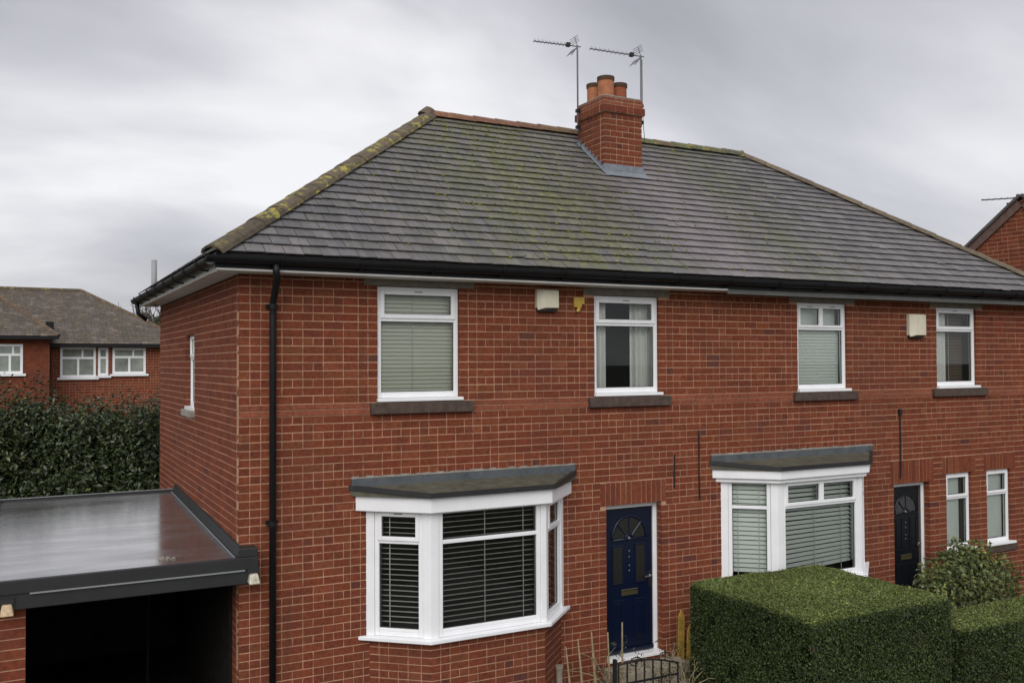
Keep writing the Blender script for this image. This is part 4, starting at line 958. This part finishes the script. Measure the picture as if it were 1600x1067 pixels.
def box_hedge(x0, x1, y0, y1, z1, label, dens, sz, rnd=.07, bow=0.0):
    o = empty('clipped_hedge', ((x0+x1)/2, (y0+y1)/2, G)); tag(o, label, 'hedge', 'clipped hedges in the front garden')
    k = MB(); e = .05; k.box(x0+e, x1-e, y0+e, y1-e, G, z1-e); k.build('shade_core', 'leaf_core', o)  # plain box behind the leaves, its dark colour painted as inner shade
    faces = [((x0,y0),(x1,y0),(0,-1,0)), ((x0,y0),(x0,y1),(-1,0,0)), ((x1,y0),(x1,y1),(1,0,0)), ((x0,y1),(x1,y1),(0,1,0))]
    C_, N_ = [], []
    for (a, b, n) in faces:
        ln = abs(b[0]-a[0])+abs(b[1]-a[1]); m = int(ln*(z1-G)*dens*(1 if n[1] < 0 or n[0] < 0 else .5)); u = rng.random(m); zz_ = G+(z1-G)*rng.random(m)
        C_.append(np.stack([a[0]+(b[0]-a[0])*u, a[1]+(b[1]-a[1])*u, zz_], 1)); N_.append(np.tile(n, (m,1)))
    m = int((x1-x0)*(y1-y0)*dens*1.25); C_.append(np.stack([x0+(x1-x0)*rng.random(m), y0+(y1-y0)*rng.random(m), np.full(m, z1)], 1)); N_.append(np.tile((0,0,1), (m,1)))
    c = np.concatenate(C_); n = np.concatenate(N_).astype(float)
    # rounded shoulders and a gently uneven clip
    cx, cy = (x0+x1)/2, (y0+y1)/2
    q = c.copy(); inner = np.stack([np.clip(c[:,0], x0+rnd, x1-rnd), np.clip(c[:,1], y0+rnd, y1-rnd), np.minimum(c[:,2], z1-rnd)], 1)
    d = c-inner; ln = np.linalg.norm(d, axis=1)[:,None]; q = inner + d/np.maximum(ln, 1e-6)*rnd
    top = n[:,2] > .5
    und = .018*sn(c, 3.3, 1.0)+.010*sn(c, 9.0, 2.0)
    q += n*und[:,None]
    if bow: q[:,2] += bow*(1-((c[:,0]-cx)/(x1-x0)*2)**2)*(1-((c[:,1]-cy)/(y1-y0)*2)**2)*np.clip((c[:,2]-z1+.3)/.3,0,1)
    depth_ = np.abs(rng.normal(0, .022, len(q)))[:,None]; q -= n*depth_; q += n*(rng.random(len(q)) < .03)[:,None]*rng.random((len(q),1))*.03
    nn = unit(n*.75 + rng.normal(size=n.shape)*.6)
    hole = (sn(c, 7.0, .3)+.6*sn(c, 15.0, 1.3) > .52) & (rng.random(len(c)) < .75) & (~top)
    q, nn, c, n, top = q[~hole], nn[~hole], c[~hole], n[~hole], top[~hole]
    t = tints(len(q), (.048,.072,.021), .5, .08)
    t[top] = tints(int(top.sum()), (.150,.192,.060), .22, .12)  # paler top: new growth, plus skylight painted into the leaf tint
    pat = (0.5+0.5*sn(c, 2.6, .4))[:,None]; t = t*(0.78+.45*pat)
    leaf_mesh('foliage', q, nn, np.clip(rng.normal(sz, sz*.35, len(q)), sz*.4, sz*1.9), t, 'leaf', o, .6)
    k = MB()                                    # stray shoots above the clip and twigs showing in the sides
    for i in range(int(90*(x1-x0))):
        a = Vector((random.uniform(x0,x1), random.uniform(y0,y1), z1-.03)); k.tube([a, a+Vector((random.uniform(-.03,.03), random.uniform(-.03,.03), random.uniform(.035,.075)))], [.0025,.001], 4, cap=False)
    for i in range(int(120*(x1-x0))):
        a = Vector((random.uniform(x0,x1), y0+.02, random.uniform(G+.1,z1-.1))); k.tube([a, a+Vector((random.uniform(-.07,.07), -.012, random.uniform(.03,.10)))], [.004,.002], 4, cap=False)
    k.build('twigs', 'bark', o, kind='stuff')
    return o
box_hedge(5.26, 7.45, -2.80, -.72, 1.60, 'tall square clipped hedge in front of the right bay window', 12500, .024, .10, .03)
box_hedge(7.47, 11.2, -2.92, -2.20, 1.24, 'lower clipped hedge at the right edge of the photo', 11000, .024, .07)

def shrub(name, label, cat, blobs, N, sz, base, material, group=None, stems=5, var=.4, yellow=.12, twig=True):
    cen = np.array([b[0] for b in blobs]); o = empty(name, (cen[:,0].mean(), cen[:,1].mean(), G)); tag(o, label, cat, group)
    vol = np.array([b[1][0]*b[1][1]*b[1][2] for b in blobs]) ** .72; cnt = (N*vol/vol.sum()).astype(int); C_, N_ = [], []
    for (c, r_), m in zip(blobs, cnt):
        d = unit(rng.normal(size=(m,3))); rad = rng.random(m)**.30; lump = 1+.22*sn(d*2.2+np.array(c)[None], 2.0, 1.0)+.12*sn(d*5+np.array(c)[None], 3.0, 2.0)
        p_ = d*np.array(r_)[None]*(rad*lump)[:,None]+np.array(c)[None]; C_.append(p_); N_.append(unit(d*.6+np.array([0,0,.5])+rng.normal(size=(m,3))*.6))
    c = np.concatenate(C_); n = np.concatenate(N_); keep = c[:,2] > G+.05; c, n = c[keep], n[keep]
    t = tints(len(c), base, var, yellow); t *= (0.7+.6*(0.5+0.5*sn(c, 4.0, 1.7)))[:,None]
    leaf_mesh('crown', c, n, np.clip(rng.normal(sz, sz*.3, len(c)), sz*.4, sz*1.8), t, material, o, .55)
    k = MB(); base_p = Vector(WLOC[o])
    for i in range(stems):
        b = blobs[i % len(blobs)]; tip = Vector(b[0])+Vector((random.uniform(-.5,.5)*b[1][0], random.uniform(-.5,.5)*b[1][1], random.uniform(.2,.9)*b[1][2])); st = Vector((b[0][0]*.4+base_p.x*.6, b[0][1]*.4+base_p.y*.6, G))
        mid = (st+tip)/2+Vector((random.uniform(-.1,.1), random.uniform(-.1,.1), 0)); k.tube([st, mid, tip], [.035,.022,.006], 6)
    k.build('stems', 'bark', o); return o
green = (.042,.062,.020)
shrub('leafy_shrub', 'loose leafy shrub below the two narrow windows', 'shrub', [((10.45,-.62,.95),(.75,.42,.55)), ((11.05,-.55,.9),(.7,.35,.55)), ((9.75,-.75,.95),(.34,.3,.36)), ((10.5,-.6,1.32),(.30,.25,.32)), ((11.0,-.5,1.30),(.26,.24,.28)), ((11.55,-.5,.75),(.45,.3,.45))], 5500, .066, (.13,.165,.065), 'leaf', None, 9, .4, .2)
# tall dark shrubs behind the garage
bx = [(-3.4,8.2,1.95,1.1,2.45), (-1.9,8.6,1.9,1.0,2.40), (-.7,8.3,1.8,.95,2.2), (.45,8.8,1.8,1.0,2.2), (1.9,9.4,1.6,1.2,1.85)]
labs = ['dark evergreen shrub behind the garage at the left edge', 'dark evergreen shrub behind the middle of the garage roof', 'dark evergreen shrub behind the garage roof below the distant windows', 'dark evergreen shrub beside the brick side wall', 'dark evergreen shrub behind the brick house corner']
for (x, y, z, rx, rz), lb in zip(bx[:4], labs):
    bl = [((x,y,z),(rx,.8,rz*.85)), ((x-.5,y-.25,z+.5),(.6,.6,rz*.55)), ((x+.5,y-.2,z+.35),(.6,.6,rz*.6)), ((x+.1,y-.5,z-.4),(.8,.6,1.0)), ((x,y,z+rz*.55),(.5,.5,.5))]
    shrub('evergreen_shrub', lb, 'shrub', bl, 30000, .075, (.050,.072,.029), 'leaf_gloss', 'evergreen shrubs behind the garage', 8, .45, .10)
# brownish twiggy top
def bare_tree(name, label, x, y, z0, h, spread, mat_='bark', depth=4, seed=1, group=None):
    rr = random.Random(seed); o = empty(name, (x, y, z0)); tag(o, label, 'tree', group); tr = MB(); cr_ = MB()
    def grow(p_, d, l, r_, lev):
        e_ = p_+d*l; m = (p_+e_)/2+Vector((rr.uniform(-1,1), rr.uniform(-1,1), 0))*l*.06
        (tr if lev <= 1 else cr_).tube([p_, m, e_], [r_, r_*.85, r_*.65], 5, cap=False)
        if lev >= depth: return
        for i in range(3 if lev else 4):
            nd_ = (d+Vector((rr.uniform(-1,1), rr.uniform(-1,1), rr.uniform(-.2,.7)))*spread).normalized(); grow(p_+d*l*rr.uniform(.55,1), nd_, l*rr.uniform(.55,.75), r_*.6, lev+1)
    grow(Vector((x,y,z0)), Vector((0,0,1)), h*.4, h*.022, 0); tr.build('trunk', mat_, o); cr_.build('crown', mat_, o, kind='stuff'); return o

# ------------------------------------------------------------------ neighbouring house on the left, far behind
def hip_house():
    o = empty('neighbouring_house', (0,0,G)); return o
base = at_depth(100, 560, 37.0); u = np.array([*(RT[:2]*.86+FW[:2]*.51), 0]); u /= np.linalg.norm(u); n = np.array([-u[1], u[0], 0]); 
if n @ FW < 0: n = -n
O = np.array([base[0], base[1], 0.0])
nb = empty('neighbouring_house', (O[0], O[1], G)); tag(nb, 'red brick house with grey hipped roof far behind the garage', 'house')
WLOC[nb] = Vector((O[0], O[1], G))
PN = lambda x, y, z: tuple(O+u*x+n*y+np.array([0,0,z]))
def nbox(name, m, x0, x1, y0, y1, z0, z1, parent=nb, tint=(1,1,1)):
    k = MB(); k.hexa([PN(x0,y0,z0),PN(x1,y0,z0),PN(x1,y1,z0),PN(x0,y1,z0),PN(x0,y0,z1),PN(x1,y0,z1),PN(x1,y1,z1),PN(x0,y1,z1)], tint); return k.build(name, m, parent)
NZ = 5.02
nw = nbox('wall', 'mortar', -6, 4.6, 0.0, 6.0, G, NZ); nw2 = nbox('wall', 'brick', -6, -.62, -1.4, -.01, G, NZ+.25, tint=(.19,.07,.045))
NB = []
nwin = [(-.14,1.16,3.80,5.0), (1.24,1.62,3.86,4.98), (1.78,3.05,3.92,4.98)]; nwin2 = [(-2.38,-1.52,3.98,5.08)]
brick_courses(NB, nw, O, u, n, -.7, 4.6, 1.6, NZ-.02, [], ch=.11, depth=.05); brick_courses(NB, nw2, O-n*1.4, u, n, -6, -.62, 1.6, NZ+.22, [], ch=.11, depth=.05)
flush_bricks(NB, 0)
def nroof(x0, x1, y0, y1, z0, z1, rx0, rx1, ry0, name):
    r_ = empty(name, PN((x0+x1)/2, (y0+y1)/2, z0), nb); k = MB()
    a, b, c, d, e_, f_ = (x0,y0,z0),(x1,y0,z0),(x1,y1,z0),(x0,y1,z0),(rx0,ry0,z1),(rx1,ry0,z1)
    for q in ((a,b,f_,e_),(b,c,f_),(c,d,e_,f_),(d,a,e_),(d,c,b,a)): k.poly([PN(*p_) for p_ in q], (.11,.11,.11))
    k.build('roof_deck', 'far_slate', r_); s = MB(); rows = 24
    sl_ = math.hypot(ry0-y0, z1-z0); uv = n*((ry0-y0)/sl_)+np.array([0,0,(z1-z0)/sl_]); nv = np.cross(u, uv); nv = nv if nv[2] > 0 else -nv
    oo = np.array(PN(0,y0,z0)); fu, cu = slate_plane(oo, u, uv, nv, lambda q: (x0+(rx0-x0)*q/sl_, x1+(rx1-x1)*q/sl_), sl_, rows, .24)
    for (p_, w, l) in fu: s.obox(p_+nv*.02, u*w, uv*l, nv*.02, (lambda f_: tuple(v*f_*w_ for v, w_ in zip(slate_tint(), (1.2, 1.0, .78))))(random.choice((.5,.55,.6,.6,.65,.95))))
    for (a0,b0,a1,b1,s0,s1) in cu: s.hexa([oo+u*a0+uv*s0+nv*.02, oo+u*b0+uv*s0+nv*.02, oo+u*b1+uv*s1+nv*.02, oo+u*a1+uv*s1+nv*.02, oo+u*a0+uv*s0+nv*.04, oo+u*b0+uv*s0+nv*.04, oo+u*b1+uv*s1+nv*.04, oo+u*a1+uv*s1+nv*.04], slate_tint())
    s.build('slating', 'far_slate', r_, kind='stuff')
    k = MB(); k.tube([PN(*e_), PN(*f_)], .10, 8, (.10,.075,.05,.5)); k.tube([PN(*f_), PN(*b)], .10, 8, (.11,.07,.05,.3)); k.build('ridge_tiles', 'ridge', r_)
    return r_
nroof(-6, 4.9, -.3, 6.3, NZ+.10, 7.45, -4, .9, 3.0, 'roof')
nroof(-6.2, -.35, -1.75, 2.6, NZ+.36, 7.0, -5, -2.35, .4, 'roof')
nbox('gutter', 'black_plastic', -.6, 4.9, -.42, -.31, NZ-.02, NZ+.10); nbox('gutter', 'black_plastic', -6.2, -.34, -1.88, -1.76, NZ+.24, NZ+.37)
def nwindow(w, y, label):
    x0, x1, z0, z1 = w; o = empty('window', PN((x0+x1)/2, y, z0), nb); o['label'] = label; P = lambda x, yy, z: PN(x, y-.03+yy, z)
    k = MB(); bars(k, x0, x1, z0, z1, .09, 0, .02, P); k2 = (x1-x0) > .6; sp = z0+(z1-z0)*.64
    def b(a, c, p_, q_): k.hexa([P(a,.001,p_),P(c,.001,p_),P(c,.019,p_),P(a,.019,p_),P(a,.001,q_),P(c,.001,q_),P(c,.019,q_),P(a,.019,q_)])
    b(x0+.09, x1-.09, sp-.045, sp+.045)
    if k2: b((x0+x1)/2-.04, (x0+x1)/2+.04, z0+.09, sp-.046); b(x0+(x1-x0)*.62-.035, x0+(x1-x0)*.62+.035, sp+.046, z1-.09)
    k.build('frame', 'upvc', o)
    k = MB(); k.poly([P(x0+.05,.018,z0+.05),P(x1-.05,.018,z0+.05),P(x1-.05,.018,z1-.05),P(x0+.05,.018,z1-.05)]); k.build('pane', 'far_pane', o)
    k = MB(); k.hexa([P(x0-.1,-.08,z0-.09),P(x1+.1,-.08,z0-.09),P(x1+.1,.02,z0-.09),P(x0-.1,.02,z0-.09),P(x0-.1,-.08,z0-.005),P(x1+.1,-.08,z0-.005),P(x1+.1,.02,z0-.005),P(x0-.1,.02,z0-.005)]); k.build('sill', 'upvc', o)
for w, lb in zip(nwin, ('wide white window nearest the downpipe', 'narrow white window', 'wide white window at the right end')): nwindow(w, 0.0, lb)
nwindow(nwin2[0], -1.4, 'white window of the projecting wing')
k = MB(); k.tube([PN(-.52,-.1,G),PN(-.52,-.1,5.6)], .06, 8); k.box(*[v for pr_ in zip(np.array(PN(-.52,-.1,5.5))-.14, np.array(PN(-.52,-.1,5.85))+.14) for v in pr_]); k.build('downpipe', 'black_plastic', nb)
# low wall / ivy mass and distant trees
pt = at_depth(215, 560, 60); bare_tree('bare_tree', 'bare winter tree beyond the far house roof', pt[0], pt[1], G, 9.2, .8, seed=4, depth=5)
pt = at_depth(238, 560, 64); bare_tree('bare_tree', 'bare winter tree half hidden by the brick house eave', pt[0], pt[1], G, 9.4, .75, seed=9, depth=5)
pt = at_depth(262, 560, 52); shrub('far_bush', 'olive bush beyond the far house under the eave', 'bush', [((pt[0],pt[1],4.2),(2.6,2,2.9))], 2500, .3, (.06,.07,.035), 'leaf', None, 4)
# thin brownish shrub in front of the far house
pt = at_depth(160, 600, 24); shrub('twiggy_shrub', 'brown twiggy shrub in front of the far brick house', 'shrub', [((pt[0],pt[1],2.4),(2.2,.7,1.15)), ((pt[0]+1.4,pt[1]-.3,2.3),(1.3,.7,1.2))], 5000, .09, (.085,.062,.038), 'leaf', None, 10, .4, .1)

# ------------------------------------------------------------------ gable house on the right
GXR = 16.0
gh = empty('gable_house', (GXR+3, 2.0, G)); tag(gh, 'red brick gable end with brown verge at the right edge', 'house')
ya, za = 1.93, 7.58; slope = 0.735; half = 4.6
k = MB(); k.prism([(GXR,ya-half,G),(GXR,ya+half,G),(GXR,ya+half,za-half*slope),(GXR,ya,za),(GXR,ya-half,za-half*slope)], (6,0,0)); gw = k.build('wall', 'mortar', gh)
gb = []
zz = G
while zz < za-.1:
    hw = (za-zz-.085)/slope
    brick_courses(gb, gw, (GXR,ya,0), uy, ny, -min(hw, half), min(hw, half), zz, zz+.0868, [], ends=(False,False), depth=.05); zz += .0868
flush_bricks(gb, 0)
for sg in (-1, 1):
    k = MB(); d = np.array([0, sg*half*1.04, -half*1.04*slope]); ln = np.linalg.norm(d); nn_ = np.array([0, sg*slope, 1.0]); nn_ /= np.linalg.norm(nn_)
    k.obox(np.array([GXR-.05, ya, za-.16]), d, nn_*.20, (.05,0,0)); k.build('verge_board', 'verge', gh)
    k = MB(); k.obox(np.array([GXR-.09, ya, za+.045]), d, nn_*.06, (6.1,0,0), (.075,.06,.055)); k.build('roof', 'slate', gh)
def small_aerial():
    o = empty('television_aerial', (16.6, 2.25, 7.2)); tag(o, 'small distant aerial above the gable at the right edge', 'aerial')
    k = MB(); k.tube([(16.6,2.42,7.15),(16.6,2.42,7.72)], .018, 6); k.build('mast', 'alu', o)
    k = MB(); k.tube([(16.6,2.20,7.70),(16.35,3.1,7.76)], .014, 6); k.build('boom', 'alu', o)
    for i in range(8):
        q = np.array([16.6,2.20,7.70])+(np.array([16.35,3.1,7.76])-np.array([16.6,2.2,7.7]))*i/7.5; k = MB(); k.tube([q-[.12,.03,0], q+[.12,.03,0]], .007, 5); k.build('director', 'alu', o)
    k = MB(); k.tube([(16.55,2.25,7.60),(16.5,2.62,7.62)], .02, 6); k.tube([(16.55,2.25,7.74),(16.5,2.4,7.76)], .03, 6); k.build('reflector', 'alu', o)
small_aerial()

# ------------------------------------------------------------------ front garden odds and ends
def gate():
    x0, x1, y = 4.02, 4.86, -1.05; o = empty('iron_gate', ((x0+x1)/2, y, G)); tag(o, 'low black iron gate below the blue front door', 'gate')
    top = lambda x: .86 - .10*(x-x0)/(x1-x0) + .05*math.sin((x-x0)/(x1-x0)*math.pi)
    for i in range(8):
        x = x0+(x1-x0)*i/7; k = MB(); k.tube([(x,y,G+.06),(x,y,top(x))], .011, 6); k.build('bar', 'iron', o)
    for z in (G+.1, .62): k = MB(); k.box(x0-.01, x1+.01, y-.008, y+.008, z, z+.022); k.build('rail', 'iron', o)
    k = MB(); k.tube([(x,y,top(x)) for x in np.linspace(x0, x1, 14)], .012, 6); k.build('top_rail', 'iron', o)
    for sg in (-1, 1):
        k = MB(); cx = (x0+x1)/2+sg*.2; k.tube([(cx+.10*(1-t_/9)*math.cos(t_), y-.014, .86+.07*(1-t_/9)*math.sin(t_)) for t_ in np.linspace(0, 7, 20)], .007, 5); k.build('scroll', 'iron', o)
    for x in (x0-.05,): k = MB(); k.box(x-.018, x+.018, y-.018, y+.018, G, .93); k.build('post', 'iron', o)
gate()
def picket(x, y, h, w, label, lean=0.0):
    k = MB(); k.prism([(x,y,G),(x+w,y,G),(x+w+lean,y,h-.09),(x+w*.5+lean,y,h),(x+lean,y,h-.09)], (0,.022,0)); return tag(k.build('fence_picket', 'picket', bevel=.003), label, 'picket', 'yellowed pickets beside the blue door')
picket(5.60, -.10, 1.06, .10, 'taller yellow timber picket leaning by the blue door', .015)
picket(5.72, -.13, .86, .09, 'shorter yellow timber picket nearest the hedge', .02)
def cane(x, y, h, lx, ly, label):
    k = MB(); k.tube([(x,y,G),(x+lx*.5,y+ly*.5,(G+h)/2),(x+lx,y+ly,h)], [.014,.012,.009], 6); return tag(k.build('cane', 'cane'), label, 'cane', 'dry canes between the bay and the door')
cl_ = ['dry cane nearest the left bay', 'second dry cane from the left bay', 'third dry cane from the left bay', 'fourth dry cane from the left bay', 'dry cane just left of the gate', 'dry cane beside the blue door']
for i, lb in enumerate(cl_): cane(3.85+i*.125, -.30-.08*(i % 3), [.88,.98,1.06,.92,1.0,1.12][i], random.uniform(-.05,.05), .06, lb)
k = MB(); k.tube([(3.74,-.20,G),(3.74,-.20,.62)], .04, 10); k.tube([(3.74,-.20,.621),(3.74,-.20,.66)], .05, 10); tag(k.build('drain_pipe', 'stone'), 'stubby pale drain pipe in the corner beside the bay', 'pipe')
def straggly(x, y, h, seed, label):
    rr = random.Random(seed); o = empty('straggly_plant', (x, y, G)); tag(o, label, 'plant', 'straggly plants by the gate'); k = MB(); tips = []
    for i in range(9):
        d = Vector((rr.uniform(-.35,.35), rr.uniform(-.25,.15), 1)); pts = [Vector((x,y,G))]
        for j in range(4): pts.append(pts[-1]+d*h*.25); d = (d+Vector((rr.uniform(-.5,.5), rr.uniform(-.4,.4), rr.uniform(-.5,.1)))).normalized()*1.0; tips.append(pts[-1])
        k.tube(pts, [.007,.006,.005,.004,.002], 5)
    k.build('stems', 'cane', o); c = np.array([tuple(t_) for t_ in tips for _ in range(7)])+rng.normal(0,.035,(len(tips)*7,3)); c[:,2] = np.maximum(c[:,2], G+.03)
    leaf_mesh('leaves', c, unit(rng.normal(size=c.shape)+[0,0,.6]), np.full(len(c), .035), tints(len(c), (.08,.09,.04), .4, .3), 'leaf', o)
straggly(4.75, -.85, .75, 3, 'straggly stems over the iron gate'); straggly(5.05, -1.0, .55, 5, 'low straggly plant at the foot of the tall hedge'); straggly(4.25, -.5, .7, 8, 'straggly stems among the dry canes')
straggly(5.45, -.55, .35, 12, 'tiny weeds beside the doorstep')
